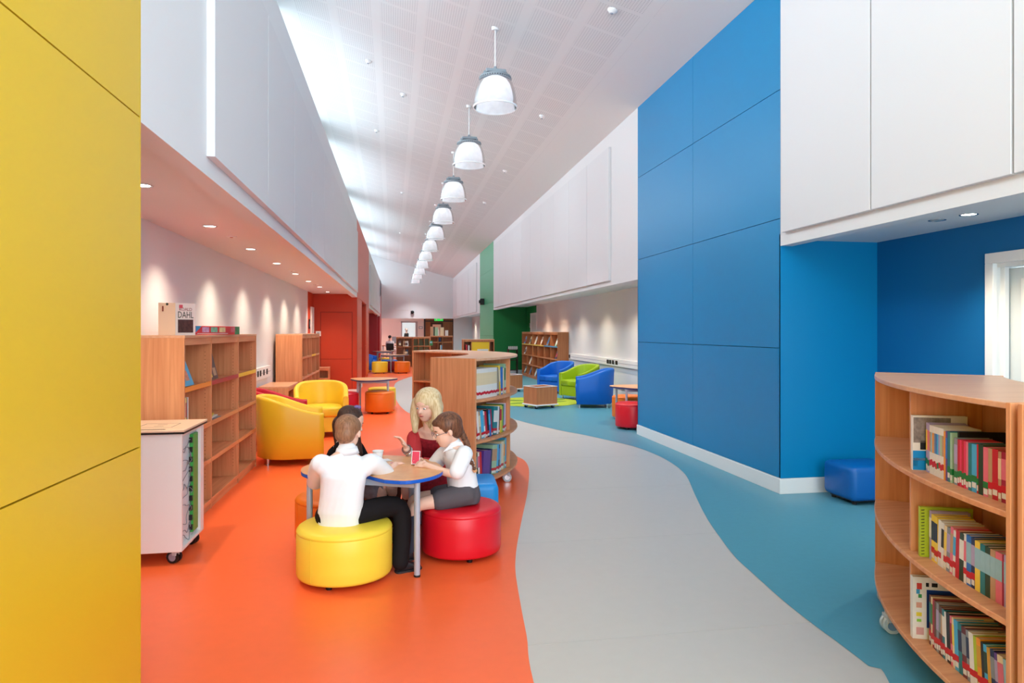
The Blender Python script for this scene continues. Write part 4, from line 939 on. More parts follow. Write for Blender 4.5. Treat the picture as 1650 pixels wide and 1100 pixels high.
def pendant(y, i):
    x = 1.30; z = 4.37 - 0.0052 * (y - 8.65); zc = ceil_z(x, y)
    t = thing('pendant_lamp', 'clear bell-shaped pendant lamp, %s from the camera in the ceiling row' % ordinal(i), 'lamp', (x, y, z), 0, 'row of pendant lamps')
    if i == 0:
        MB().lathe(shade_prof, 48, closed=True).build('shade', SHADE, t)
        MB().lathe([(0.272, -0.013), (0.284, -0.013), (0.286, 0.0), (0.284, 0.008), (0.279, 0.008)], 48, closed=True).build('rim', mat('shade_rim', rgb(240, 244, 246), .25, emit=.15), t)
        c = MB().lathe([(0.001, 0.40), (0.17, 0.40), (0.205, 0.385), (0.208, 0.35), (0.195, 0.345), (0.165, 0.372), (0.001, 0.372)], 40).build('collar_ring', LMET, t)
        v = MB()
        for k in range(40):
            a = 2 * PI * k / 40; v.box(.196, -.005, .352, .2085, .005, .366, M=Matrix.Rotation(a, 4, 'Z'))
        v.build('vent_slots', BLK, c)
        hz = MB().box(-.13, -.075, .425, .13, .075, .475, .012, 2).build('gear_housing', LMET, t)
        MB().box(-.11, -.085, .40, .11, .06, .43).build('gear_tray', mat('lamp_dark', rgb(80, 86, 92), .5), t)
        MB().box(-.15, -.02, .41, -.128, .03, .46, .004).box(.128, -.02, .41, .15, .03, .46, .004).build('bracket', LMET, t)
        MB().cyl((0, 0, .475), (0, 0, .52), .03, .018, 14).build('hanger_cap', LMET, t)
        MB().sphere((0, 0, .31), (.06, .06, .05), 20, 12).build('bulb', BULB, t)
    else:
        for ch in PEND.children:
            if ch.name.startswith(('rod', 'ceiling_rose')): continue
            dup(ch, parent=t)
    MB().cyl((0, 0, .515), (0, 0, zc - z), .009, .009, 8).build('rod', WPLA, t)
    MB().cyl((0, 0, zc - z - .03), (0, 0, zc - z + .015), .045, .05, 20).build('ceiling_rose', WPLA, t)
    l = bpy.data.lights.new('pendant_glow', 'POINT'); l.energy = 1.1; l.color = (1, .99, .97); l.shadow_soft_size = .07
    o = bpy.data.objects.new('pendant_glow', l); COL.objects.link(o); o.location = (x, y, z + .17)
    l = bpy.data.lights.new('pendant_light', 'SPOT'); l.energy = 230; l.color = (.95, .98, 1); l.shadow_soft_size = .1; l.spot_size = R(112); l.spot_blend = .8
    o = bpy.data.objects.new('pendant_light', l); COL.objects.link(o); o.location = (x, y, z - .03)
    return t
PEND = None
for i in range(11):
    p = pendant(8.65 + 3.02 * i, i)
    if i == 0: PEND = p
# ---------------------------------------------------------------- recessed downlights
DL_RING = MB().lathe([(.055, 0), (.062, -.004), (.06, -.006), (.05, -.005), (.047, .004)], 24, closed=True).mesh('ring'); DL_RING.materials.append(CHROME)
DL_DISC = MB().cyl((0, 0, -.001), (0, 0, -.003), .047, .047, 20).mesh('lens'); DL_DISC.materials.append(mat('downlight_glow', (1, .93, .82, 1), .5, emit=9))
DL_OFF = DL_DISC.copy(); DL_OFF.materials.clear(); DL_OFF.materials.append(LMET)
def downlight(p, label, group, on=True, energy=75):
    t = thing('downlight', label, 'downlight', (p[0], p[1], p[2]), 0, group)
    link('trim_ring', DL_RING, t); link('lens', DL_DISC if on else DL_OFF, t)
    if on:
        l = bpy.data.lights.new('downlight_spot', 'SPOT'); l.energy = energy; l.color = (1, .83, .62); l.spot_size = R(112); l.spot_blend = .9; l.shadow_soft_size = .03
        o = bpy.data.objects.new('downlight_spot', l); COL.objects.link(o); o.location = (p[0], p[1], p[2] - .012)
    return t
for i, (x, y) in enumerate(((229, 298), (338, 364), (404, 401), (446, 424), (476, 441), (497, 453), (515, 462), (528, 470))):
    p = atZ(x, y, ZS_L); downlight(p, 'lit round downlight, %s from the camera in the left soffit' % ordinal(i), 'left soffit downlights')
for i, (x, y) in enumerate(((1019, 455), (971, 465), (934, 473), (904, 479), (880, 484), (860, 488))):
    p = atZ(x, y, ZS_R); p.x = 4.22; downlight((4.10, 10.7 + i * 1.95, ZS_R), 'lit round downlight, %s from the camera in the nook soffit' % ordinal(i), 'nook soffit downlights')
downlight(atZ(1561, 345, 2.345), 'lit round downlight in the soffit before the blue recess', 'right soffit fittings')
downlight(atZ(1510, 354, 2.345), 'unlit round fitting beside the downlight before the blue recess', 'right soffit fittings', False)
for i, (x, y) in enumerate(((373, 381), (470, 436), (509, 458))):
    p = atZ(x, y, ZS_L); t = thing('soffit_detector', 'small flat round detector, %s from the camera in the left soffit' % ordinal(i), 'detector', p, 0, 'left soffit detectors')
    MB().cyl((0, 0, 0), (0, 0, -.008), .05, .045, 24).build('cover', WPLA, t); MB().cyl((0, 0, -.008), (0, 0, -.012), .016, .012, 12).build('sensor', mat('sensor_red', rgb(196, 120, 110), .4), t)
for i, (x, y) in enumerate(((650, 152), (594, 98), (607, 210), (987, 16), (874, 187), (814, 275), (781, 326), (648, 310), (645, 375))):
    p = atC(x, y); t = thing('ceiling_detector', 'small white round detector on the sloping ceiling, %s by distance' % ordinal(i), 'detector', p, 0, 'ceiling detectors')
    t.rotation_euler = (0, math.atan(.274), 0)
    MB().lathe([(.001, -.045), (.03, -.04), (.045, -.02), (.055, -.012), (.055, 0.004)], 20).build('cover', WPLA, t)
    MB().cyl((0, 0, -.05), (0, 0, -.042), .012, .02, 10).build('sensor', GREYM, t)
# ---------------------------------------------------------------- dado trunking with sockets, switches
def trunk_l(y0, y1, z0, z1, label):
    t = thing('dado_trunking', label, 'trunking', (XL((y0 + y1) / 2, NB), (y0 + y1) / 2, z0), LROT)
    L = (y1 - y0) / 2
    MB().box(0, -L, 0, .05, L, z1 - z0, .006, 2).build('housing', WPLA, t); MB().box(.05, -L, (z1 - z0) * .48, .053, L, (z1 - z0) * .52).build('cover_joint', GREYM, t)
    return t
t = trunk_l(6.0, 11.2, .80, .975, 'white dado trunking with black sockets on the left recess wall')
for k, yy in enumerate([atL(q, 606, NB - .05).y for q in (415.5, 419.5, 425, 430)]):
    MB().box(.05, yy - 8.6 - .04, .05, .058, yy - 8.6 + .04, .135, .004).build('socket', BLK, t)
t = thing('dado_trunking', 'white dado trunking with black sockets on the nook wall', 'trunking', (XNB, 13.7, .765))
MB().box(-.05, -4.1, 0, 0, 4.1, .155, .006, 2).build('housing', WPLA, t); MB().box(-.053, -4.1, .07, -.05, 4.1, .078).build('cover_joint', GREYM, t)
for k, px in enumerate((979.5, 983.5, 988, 993.5)):
    yy = atX(px, 583, XNB - .05).y - 13.7; MB().box(-.058, yy - .07, .035, -.05, yy + .07, .12, .004).build('socket', BLK, t)
MB().box(-.058, 3.95, .03, -.05, 4.06, .12, .004).build('socket', BLK, t)
def plate(label, cat, loc, sx, sy, sz, m, m2, name='switch_plate'):
    t = thing(name, label, cat, loc); MB().box(-sx / 2, -sy / 2, -sz / 2, sx / 2, sy / 2, sz / 2, .003).build('plate', m, t)
    return t
p = atX(855, 524, XNB); t = plate('pair of grey switches beside the nook door', 'switch', (XNB - .006, p.y, p.z), .012, .3, .14, WPLA, BLK)
for k in (-.07, .07): MB().box(-.012, k - .05, -.05, -.005, k + .05, .05).build('rocker', GREYM, t)
p = atL(498, 522, NB); t = plate('dark switch panel beside the door of the left recess', 'switch', (p.x + .01, p.y, p.z), .02, .16, .22, BLK, GREYM); MB().box(.008, -.05, -.06, .014, .05, .06).build('rocker', GREYM, t)
# door at the far end of the left recess
D2 = thing('door_2', None, None, (XL(16.3, NB), 16.3, 0), LROT); D2['kind'] = 'structure'; D2['label'] = 'white door at the far end of the left recess'
ya2, yb2 = atL(500, 500, NB).y - 16.3, 16.95 - 16.3
MB().box(0, ya2, 0, .03, ya2 + .09, 2.0).box(0, yb2 - .05, 0, .03, yb2, 2.0).box(0, ya2, 2.0, .03, yb2, 2.08).build('door_frame', SKIRT, D2)
MB().box(.002, ya2 + .09, 0.01, .018, yb2 - .05, 2.0).build('door_leaf', mat('door_white', rgb(222, 228, 230)), D2)
# white frame beside the green strip of the nook
D3 = thing('door_3', None, None, (XNB, 22.6, 0)); D3['kind'] = 'structure'; D3['label'] = 'white door frame between nook wall and green strip'
MB().box(-.03, -.5, 0, 0, -.4, 2.05).box(-.03, .4, 0, 0, .5, 2.05).box(-.03, -.5, 2.05, 0, .5, 2.13).build('door_frame', SKIRT, D3)
MB().box(-.012, -.4, .01, -.002, .4, 2.05).build('door_leaf', mat('door_white', rgb(222, 228, 230)), D3)
t = plate('small white plate on the orange end wall', 'switch', (atY(513, 537, YO0).x, YO0 - .012, 1.45), .12, .02, .12, WPLA, WPLA); MB().box(-.03, -.014, -.03, .03, -.009, .03).build('rocker', GREYM, t)
struct('baseboard_left', MB().box(XL(YO0, .95), YO0 - .02, 0, XL(YO0), YO0, .10, .003), SKIRT, 'white skirting of the orange end wall')
m_ = MB(); lbox(m_, YO0 - .01, 19.16, -.015, 0, 0, .11); struct('baseboard_left', m_, SKIRT, 'white skirting of the orange pier')
# ---------------------------------------------------------------- far end: doors, window, exit sign, screen, camera
BRN = wood('brown_door_wood', rgb(120, 72, 40), rgb(150, 94, 54)); DKF = mat('dark_frame', rgb(50, 44, 46), .5)
D4 = thing('door_4', None, None, (3.6, 43.55, 0)); D4['kind'] = 'structure'; D4['label'] = 'brown timber double doors in a dark frame at the far end'
xl_, xr_ = atY(683, 540, 43.5).x - 3.6, atY(733, 540, 43.5).x - 3.6
MB().box(xl_, -.06, 0, xl_ + .1, .06, 2.3).box(xr_ - .14, -.06, 0, xr_, .06, 2.45).build('door_frame', DKF, D4)
MB().box(xl_, -.05, 2.13, xr_, .05, 2.2).build('door_head', DKF, D4)
MB().box(xl_ + .1, -.02, 0, xr_ - .14, .02, 2.45).build('door_leaf', BRN, D4)
MB().box(xl_ + .42, -.05, 0, xl_ + 1.2, -.02, 2.08).build('inner_frame', mat('dark_brown', rgb(70, 38, 24), .5), D4)
MB().box(xl_ + .55, -.06, .6, xl_ + 1.08, -.05, 1.95).build('vision_panel', mat('pale_pane', rgb(226, 190, 160), .3), D4)  # vision panel in one flat pale peach colour
struct('wall_back', MB().box(XR + .06, 43.6, 0, 6.1, 43.8, 2.5), WHITE, 'white wall right of the brown doors')
WN = thing('window_1', None, None, (0, 43.55, 0)); WN['kind'] = 'structure'; WN['label'] = 'internal window with a glowing pale blue pane in place of a lit room'
wx0, wx1 = atY(646, 530, 43.5).x, atY(673, 530, 43.5).x
MB().box(wx0, -.04, .9, wx0 + .08, .02, 2.12).box(wx1 - .14, -.04, .9, wx1, .02, 2.12).box(wx0, -.04, 2.06, wx1, .02, 2.14).box(wx0, -.04, .88, wx1, .02, .96).build('window_frame', mat('frame_grey', rgb(176, 172, 176), .4), WN)
MB().box(wx0 + .08, 0.0, .95, wx1 - .14, .01, 2.07).build('pane', mat('emissive_pane', rgb(196, 222, 226), .2, emit=.55), WN)  # pane emission stands in for the lit room beyond
t = plate('small grey plate right of the far window', 'plate', (atY(678, 528, 43.5).x, 43.58, 1.75), .26, .02, .16, GREYM, GREYM); MB().box(-.08, -.013, -.03, .08, -.008, .03).build('notice', WPLA, t)
EX = thing('exit_sign', 'small green running-man exit sign hanging above the brown doors', 'exit sign', (atY(707, 515, 41.4).x, 41.4, 2.14))
GS = mat('exit_green', rgb(40, 190, 80), .4, emit=1.0)
MB().box(-.26, -.02, -.0, .26, .02, .2, .004).build('sign_box', GS, EX)
m_ = MB(); m_.sphere((-.13, -.022, .155), (.02, .004, .02), 10, 6); m_.box(-.15, -.025, .07, -.11, -.021, .135); m_.box(-.17, -.025, .03, -.14, -.021, .075); m_.box(-.12, -.025, .03, -.09, -.021, .075)
m_.add([(.06, -.0225, .1), (.13, -.0225, .15), (.13, -.0225, .05)], [(0, 1, 2)]).box(.12, -.024, .085, .2, -.0215, .115); m_.build('running_man_and_arrow', WPLA, EX)
MB().cyl((-.2, 0, .2), (-.2, 0, .37), .006).cyl((.2, 0, .2), (.2, 0, .37), .006).build('hanger', GREYM, EX)
p = atY(664, 503, YE); DC = thing('dome_camera', 'small black camera on the high white end wall', 'camera', (p.x, YE, p.z))
MB().box(-.08, -.04, -.09, .08, 0, .09, .01).build('mount', BLK, DC); MB().sphere((.02, -.09, 0), .1, 16, 10).build('dome', BLK, DC)
p = atX(780, 486, XR); SN = thing('wall_sensor', 'small black sensor box on the upper green panel', 'sensor', (XR, p.y, p.z)); MB().box(-.16, -.12, -.12, 0, .12, .12, .02).build('housing', BLK, SN); MB().cyl((-.2, 0, 0), (-.155, 0, 0), .06).build('lens', DKF, SN)
p = atY(648, 490, YE); HT = thing('access_hatch', 'faint square access hatch on the end wall', 'hatch', (p.x, YE, p.z)); MB().box(-.4, -.012, -.35, .4, 0, .35, .004).build('hatch_panel', WHITE, HT); MB().box(-.43, -.006, -.38, .43, 0, .38).build('hatch_frame', SOFFIT, HT)
p = atL(608, 470, -.02); VT = thing('wall_grille', 'dark vertical grille high on the far left bulkhead', 'grille', (XL(35.6) + .05, 35.6, 3.3)); MB().box(0, -.5, 0, .03, .5, .8).build('frame', GREYM, VT)
for k in range(6): MB().box(.03, -.45 + k * .16, .05, .04, -.38 + k * .16, .75).build('slat', DKF, VT)
TVS = thing('wall_screen', 'flat black screen on an arm beyond the green block', 'television', (XNB - .32, 30.6, 1.0), R(-14))
MB().box(-.05, -.85, 0, 0, .85, 1.05, .01).build('screen_body', BLK, TVS); MB().box(-.054, -.82, .03, -.05, .82, 1.02).build('display', mat('screen_olive', rgb(84, 78, 60), .25), TVS)
MB().box(0, -.15, .3, .28, .15, .7, .02).build('wall_bracket', BLK, TVS)
JK = thing('hanging_jacket', 'dark jacket hanging beside the wall screen', 'jacket', (XNB - .12, 29.2, .9)); MB().sphere((0, 0, .45), (.1, .28, .42), 18, 12).sphere((0, 0, .75), (.09, .3, .15), 18, 10).build('cloth', mat('dark_cloth', rgb(28, 26, 34), .9), JK); MB().cyl((.02, 0, .85), (.11, 0, .9), .015).build('hook', GREYM, JK)
for i, x in enumerate((-.6, .9, 2.4, 3.9)): downlight((x, 42.2, 2.5), 'added fill downlight in the far low ceiling, %s from left' % ordinal(i), 'added far low ceiling fill lights', True, 160)  # added lamps, none seen here, to brighten the dark far wall
for i in range(5): downlight((4.25, 29.3 + 2.4 * i, ZS_R), 'lit round downlight beyond the green block, %s from the camera' % ordinal(i), 'far right recess downlights', True, 110)
# ---------------------------------------------------------------- far bookcases
bx0 = atY(638.5, 545, 29.0).x; bx1 = atY(664.5, 545, 29.0).x; bx2 = atY(692, 545, 28.6).x
FB1 = bookcase('far beech bookcase with face-out books behind the stools', bx1 - bx0, .4, 1.28, 2, [.86, .5, .12], (bx0, 29.2, 0), 0, wv=BEECH_D, wh=BEECH_D)
FB2 = bookcase('far beech bookcase with a pale green backing', bx2 - bx1, .4, 1.28, 3, [.9, .5, .12], (bx1 + .02, 28.6, 0), R(4), wv=BEECH_D, wh=BEECH_D, back=mat('pale_green_back', rgb(176, 190, 150), .6))
M1 = FB1.matrix_basis.copy(); M2 = FB2.matrix_basis.copy()
for k, (x, z, c_) in enumerate(((.42, .86, 'cream'), (.56, .86, 'white'), (.42, .5, 'tan'), (.55, .5, 'navy'), (.1, .86, 'maroon'))):
    lean_book('%s book on the %s shelf of the far bookcase with face-out books' % (c_, 'upper' if z > .8 else 'second'), x * .62 + .03, z + .014, .13 if k < 4 else .1, .24, c_, [('cover_art', .02, .1, .05, .15, cm('brown' if k < 2 else 'cream'))], parent_M=M1)
lean_book('green and blue book on the pale green backed bookcase', .66, .914, .16, .22, 'green', [('cover_art', .02, .14, .1, .18, cm('pale blue'))], parent_M=M2)
cx0, cx1 = atY(693.5, 545, 37.5).x, atY(729.5, 545, 37.5).x
FB3 = bookcase('furthest beech bookcase carrying tall books on its top', cx1 - cx0, .4, 1.27, [0, .42, .66, cx1 - cx0], [.92, .5, .12], (cx0, 37.5, 0), 0, wv=BEECH_D, wh=BEECH_D)
M3 = FB3.matrix_basis.copy()
for k, (x, w, h, c_) in enumerate(((.02, .1, .5, 'tan'), (.26, .16, .46, 'pale green'), (.42, .06, .34, 'white'), (.56, .18, .46, 'cream'), (.82, .16, .3, 'white'), (.18, .06, .5, 'dark green'))):
    book('%s tall book standing on top of the furthest bookcase, %s listed' % (c_, ordinal(k)) if False else '%s upright volume on top of the furthest bookcase%s' % (c_, ', the short one at right' if k == 4 else (', the thin one' if k == 2 else '')), 'volumes on the furthest bookcase', w, .2, h, c_, M3 @ Matrix.Translation((x + w / 2, .1, 1.27)), None)
for k, (x, z, c_) in enumerate(((.45, .92, 'navy'), (.5, .5, 'white'), (.56, .5, 'sky blue'))): book('%s book on a shelf of the furthest bookcase' % c_, 'books inside the furthest bookcase', .12 if k == 0 else .05, .2, .26, c_, M3 @ Matrix.Translation((x + .06, .05, z)), None)
# yellow backed mobile unit behind the centre bookcase
U0, U1 = atY(745.5, 550, 20.4).x, atY(795, 550, 20.4).x
YU = bookcase('beech display unit with a yellow backing behind the centre bookcase', U1 - U0, .45, 1.27, [0, .24, U1 - U0 - .14, U1 - U0], [.85, .5, .12], (U0, 20.2, 0), 0, wv=BEECH_D, wh=BEECH_D)
MB().box(.25, .02, .12, U1 - U0 - .15, .035, 1.19).build('yellow_board', mat('yellow_board', rgb(244, 200, 30), .4), YU)
MB().box(.42, .008, .70, .75, .02, .98).build('paper', BAND_W, YU)
MY = YU.matrix_basis.copy()
book('red book in the left bay of the yellow-backed unit', 'books in the yellow-backed unit', .05, .2, .26, 'red', MY @ Matrix.Translation((.1, .05, .85)), None)
book('white book in the left bay of the yellow-backed unit', 'books in the yellow-backed unit', .04, .2, .24, 'white', MY @ Matrix.Translation((.17, .05, .85)), None)
# far computer desk
DS = thing('computer_desk', 'far desk with computer screens behind the red pier', 'desk', (0.0, 38.6, 0))
MB().box(-.55, -.35, .70, 1.1, .35, .735, .004).build('desk_top', BEECH_D, DS)
for sx in (-.5, 1.05): MB().box(sx - .03, -.3, 0, sx + .03, .3, .70).build('leg', LEGM, DS)
for k, x in enumerate((.25, .75)):
    m_ = thing('monitor', ['computer monitor facing the seated far person', 'second computer monitor right of the first'][k], 'monitor', (x, 38.65, .735))
    MB().box(-.26, -.03, .12, .26, .02, .48, .008).build('screen_body', mat('monitor_grey', rgb(130, 134, 142), .4), m_); MB().box(-.24, -.034, .14, .24, -.03, .46).build('display', mat('monitor_face', rgb(170, 180, 190), .3), m_); MB().box(-.03, 0, .01, .03, .03, .15).box(-.12, -.08, 0, .12, .08, .012).build('stand', GREYM, m_)

# ================================================================== people
def P(x, y, zc): return ray(x, y) * zc + Vector((0, 0, CAM_H))
def capsule(mb, a, b, ra, rb, n=14):
    mb.tube([a, Vector(a) + (Vector(b) - Vector(a)) * .5, b], [ra, (ra + rb) / 2, rb], n)
    mb.sphere(a, ra, 14, 8); mb.sphere(b, rb, 14, 8)
def limb(mb, pts, rs, n=16):
    """smooth tapered limb through joints"""
    q = catmull([tuple(p) + (r,) for p, r in zip(pts, rs)], 6)
    mb.tube([Vector(p[:3]) for p in q], [p[3] for p in q], n)
    mb.sphere(pts[0], rs[0], 14, 8); mb.sphere(pts[-1], rs[-1], 14, 8)
def loft(mb, rings, n=24, pw=2.4):
    """rings: (centre, right vector, forward vector, half width, half depth)"""
    V = []
    for (c, r, f, w, d) in rings:
        for k in range(n):
            a = 2 * PI * k / n; ca, sa = math.cos(a), math.sin(a)
            x = math.copysign(abs(ca) ** (2 / pw), ca) * w; y = math.copysign(abs(sa) ** (2 / pw), sa) * d
            V.append(Vector(c) + Vector(r) * x + Vector(f) * y)
    m = len(rings)
    Fc = [(i * n + k, i * n + (k + 1) % n, (i + 1) * n + (k + 1) % n, (i + 1) * n + k) for i in range(m - 1) for k in range(n)]
    Fc += [tuple(range(n - 1, -1, -1)), tuple(range((m - 1) * n, m * n))]
    mb.add(V, Fc, None, True)
def ell(mb, c, r, u, f, rr, ru, rf):
    M = Matrix((tuple(r) + (0,), tuple(f) + (0,), tuple(u) + (0,), (0, 0, 0, 1))).transposed(); M = Matrix.Translation(c) @ M
    mb.sphere((0, 0, 0), (rr, rf, ru), 22, 14, M)
def fuse(name, mb, m, parent, voxel=0.006, smooth=6, factor=.5):
    """melt overlapping shapes into one continuous skin"""
    me = mb.mesh(name); o = bpy.data.objects.new(name, me); COL.objects.link(o)
    b = bmesh.new(); b.from_mesh(me); bmesh.ops.recalc_face_normals(b, faces=list(b.faces)); b.to_mesh(me); b.free()
    rm = o.modifiers.new('r', 'REMESH'); rm.mode = 'VOXEL'; rm.voxel_size = voxel; rm.use_smooth_shade = True
    if smooth: s = o.modifiers.new('s', 'SMOOTH'); s.factor = factor; s.iterations = smooth
    dg = bpy.context.evaluated_depsgraph_get(); dg.update()
    out = bpy.data.meshes.new_from_object(o.evaluated_get(dg)); bpy.data.objects.remove(o); bpy.data.meshes.remove(me)
    out.transform(Matrix.Translation(-parent.location)); out.materials.clear(); out.materials.append(m)
    out.polygons.foreach_set('use_smooth', [True] * len(out.polygons))
    return link(name, out, parent)
def frame(f, up=(0, 0, 1)):
    f = Vector(f).normalized(); r = f.cross(Vector(up)).normalized(); u = r.cross(f).normalized(); return f, r, u
def hand(mb, w, d, n, s, k=1.0, curl=.5, spread=1.0):
    """w wrist, d pointing direction, n palm normal, s thumb side"""
    d = Vector(d).normalized(); n = Vector(n); n = (n - d * n.dot(d)).normalized(); s = Vector(s); s = (s - d * s.dot(d) - n * s.dot(n)).normalized()
    w = Vector(w)
    M = Matrix((tuple(s) + (0,), tuple(d) + (0,), tuple(n) + (0,), (0, 0, 0, 1))).transposed(); M = Matrix.Translation(w + d * .042 * k) @ M
    mb.sphere((0, 0, 0), (.037 * k, .048 * k, .015 * k), 16, 10, M)
    for i, (off, L) in enumerate(((.028, .062), (.0095, .07), (-.0095, .066), (-.027, .052))):
        b0 = w + d * .078 * k + s * off * k; d1 = (d * math.cos(curl * .6) + n * math.sin(curl * .6) + s * off * spread * 2).normalized(); d2 = (d * math.cos(curl * 1.7) + n * math.sin(curl * 1.7)).normalized()
        b1 = b0 + d1 * L * .5 * k; b2 = b1 + d2 * L * .55 * k
        capsule(mb, b0 - d * .02 * k, b1, .0088 * k, .008 * k, 8); capsule(mb, b1, b2, .008 * k, .0066 * k, 8)
    t0 = w + d * .02 * k + s * .024 * k; t1 = t0 + (d * .6 + s * .75 + n * .2).normalized() * .034 * k; t2 = t1 + (d * .85 + s * .2 + n * .4).normalized() * .03 * k
    capsule(mb, t0, t1, .0115 * k, .0095 * k, 8); capsule(mb, t1, t2, .0095 * k, .0075 * k, 8)
def head_skin(mb, c, f, r, u, h):
    """h = head height"""
    ell(mb, c + u * h * .12 - f * h * .05, r, u, f, h * .35, h * .37, h * .43)     # cranium
    ell(mb, c - u * h * .14 + f * h * .10, r, u, f, h * .27, h * .30, h * .28)     # face
    ell(mb, c - u * h * .34 + f * h * .17, r, u, f, h * .16, h * .13, h * .16)     # chin
    ell(mb, c + u * h * .06 + f * h * .24, r, u, f, h * .26, h * .12, h * .12)     # brow
    for s in (-1, 1):
        ell(mb, c - u * h * .12 + f * h * .24 + r * s * h * .13, r, u, f, h * .10, h * .10, h * .09)   # cheeks
        ell(mb, c - u * h * .04 - f * h * .02 + r * s * h * .355, r, u, f, h * .035, h * .11, h * .065)  # ears
    capsule(mb, c + u * h * .02 + f * h * .345, c - u * h * .10 + f * h * .425, h * .035, h * .05, 10)   # nose
    ell(mb, c - u * h * .235 + f * h * .325, r, u, f, h * .09, h * .035, h * .05)                       # lips
def face_parts(t, c, f, r, u, h, iris, brow, lip):
    L = t.location
    for s in (-1, 1):
        e = MB(); ell(e, c - L + u * h * .0 + f * h * .325 + r * s * h * .125, r, u, f, h * .05, h * .026, h * .03); eo = e.build('eye', mat('eye_white', rgb(236, 232, 228), .3), t)
        e = MB(); ell(e, c - L + u * h * .0 + f * h * .349 + r * s * h * .125, r, u, f, h * .022, h * .024, h * .010); e.build('iris', iris, eo)
        e = MB(); e.tube([c - L + u * h * q + f * h * fz + r * s * h * x for x, q, fz in ((.06, .085, .365), (.12, .105, .355), (.19, .085, .32))], [h * .010, h * .014, h * .008], 6); e.build('eyebrow', brow, t)
    e = MB(); e.tube([c - L - u * h * .235 + f * h * fz + r * h * x for x, fz in ((-.085, .335), (-.04, .368), (0, .376), (.04, .368), (.085, .335))], [h * .008, h * .017, h * .018, h * .017, h * .008], 8); e.build('lips', lip, t)
def shoe(t, heel, toe, k, m, name='shoe'):
    heel = Vector(heel); toe = Vector(toe); d = (toe - heel); L = d.length; d.normalize(); z = Vector((0, 0, 1)); s = d.cross(z).normalized()
    mb = MB(); q = []
    for (a, w, h) in ((-.12, .020, .05), (0, .031, .075), (.2, .034, .078), (.42, .033, .062), (.65, .039, .048), (.85, .037, .036), (1.0, .022, .024)):
        c = heel + d * L * a; q.append((Vector((c.x, c.y, h * k / 2 + .006)), s, z, w * k, h * k / 2))
    loft(mb, q, 16, 2.6)
    o = fuse(name, mb, m, t, .006, 4)
    so = MB(); q = []
    for (a, w) in ((-.15, .018), (-.1, .028), (0, .035), (.3, .034), (.65, .042), (.88, .038), (1.03, .02)):
        c = heel + d * L * a; q.append((Vector((c.x, c.y, 0)), w))
    so.prism([(p.x + s.x * w * k - L_.x, p.y + s.y * w * k - L_.y) for L_ in (t.location,) for p, w in q] + [(p.x - s.x * w * k - L_.x, p.y - s.y * w * k - L_.y) for L_ in (t.location,) for p, w in q[::-1]], .0, .014)
    so.build('sole', mat('shoe_sole', rgb(40, 40, 44), .6), o)
SKIN_A = mat('skin_fair', rgb(240, 194, 172), .5, .4, bump=.02, bscale=120); SKIN_A.node_tree.nodes['Principled BSDF'].inputs['Subsurface Weight'].default_value = .08
SKIN_B = mat('skin_warm', rgb(244, 196, 176), .5, .4, bump=.02, bscale=120)
SHIRT = mat('white_cotton', rgb(240, 240, 244), .8, .15, bump=.12, bscale=14)
TROU = mat('black_trousers', rgb(30, 26, 28), .85, .15, bump=.12, bscale=18)
GREYC = mat('grey_school_cloth', rgb(92, 86, 92), .85, .15, bump=.12, bscale=18)
SOCK = mat('dark_grey_sock', rgb(66, 70, 82), .9, .1, bump=.2, bscale=150)
SHOEM = mat('black_shoe', rgb(34, 36, 42), .4, .5)
def hairmat(n, a, b):
    return wood(n, a, b, (90, 90, 14), .45)
H_BOY = hairmat('sandy_brown_hair', rgb(120, 82, 58), rgb(168, 122, 90)); H_GIRL = hairmat('chestnut_hair', rgb(78, 46, 32), rgb(132, 86, 60)); H_DARK = hairmat('dark_brown_hair', rgb(40, 26, 22), rgb(84, 56, 44)); H_BLON = hairmat('blonde_hair', rgb(206, 172, 122), rgb(240, 218, 178))
BROWN_EYE = mat('iris_brown', rgb(70, 44, 30), .3); LIPM = mat('lip_pink', rgb(196, 110, 106), .4); LIPR = mat('lip_rose', rgb(196, 84, 84), .4)

def torso_rings(pel, che, nek, r0, r1, wp, ww, wc, ws, dp, dw, dc, grow=0.0, low=.06, top=True):
    """pelvis to neck, r0 hip right vector, r1 shoulder right vector"""
    ax = (nek - pel); out = []
    mids = [(-low, wp * .92, dp * .9, 0), (0.0, wp, dp, 0), (.28, ww, dw, .3), (.58, wc, dc, .7), (.80, ws, dc * .92, .95), (.93, ws * .72, dc * .66, 1)]
    if top: mids.append((1.0, .045 + ws * .12, .045 + ws * .1, 1))
    for (t, w, d, b) in mids:
        if t <= .58: q = max(0, t) / .58; c = pel.lerp(che, q) + (pel - che).normalized() * max(0, -t)
        else: q = (t - .58) / .42; c = che.lerp(nek, q)
        r = r0.lerp(r1, b).normalized(); f = Vector((0, 0, 1)).cross(r).normalized() if abs(ax.normalized().z) > .3 else Vector((0, 1, 0))
        a = ax.normalized(); f = (a.cross(r)).normalized(); r = f.cross(a).normalized()
        out.append((c, r, f, w + grow, d + grow))
    return out

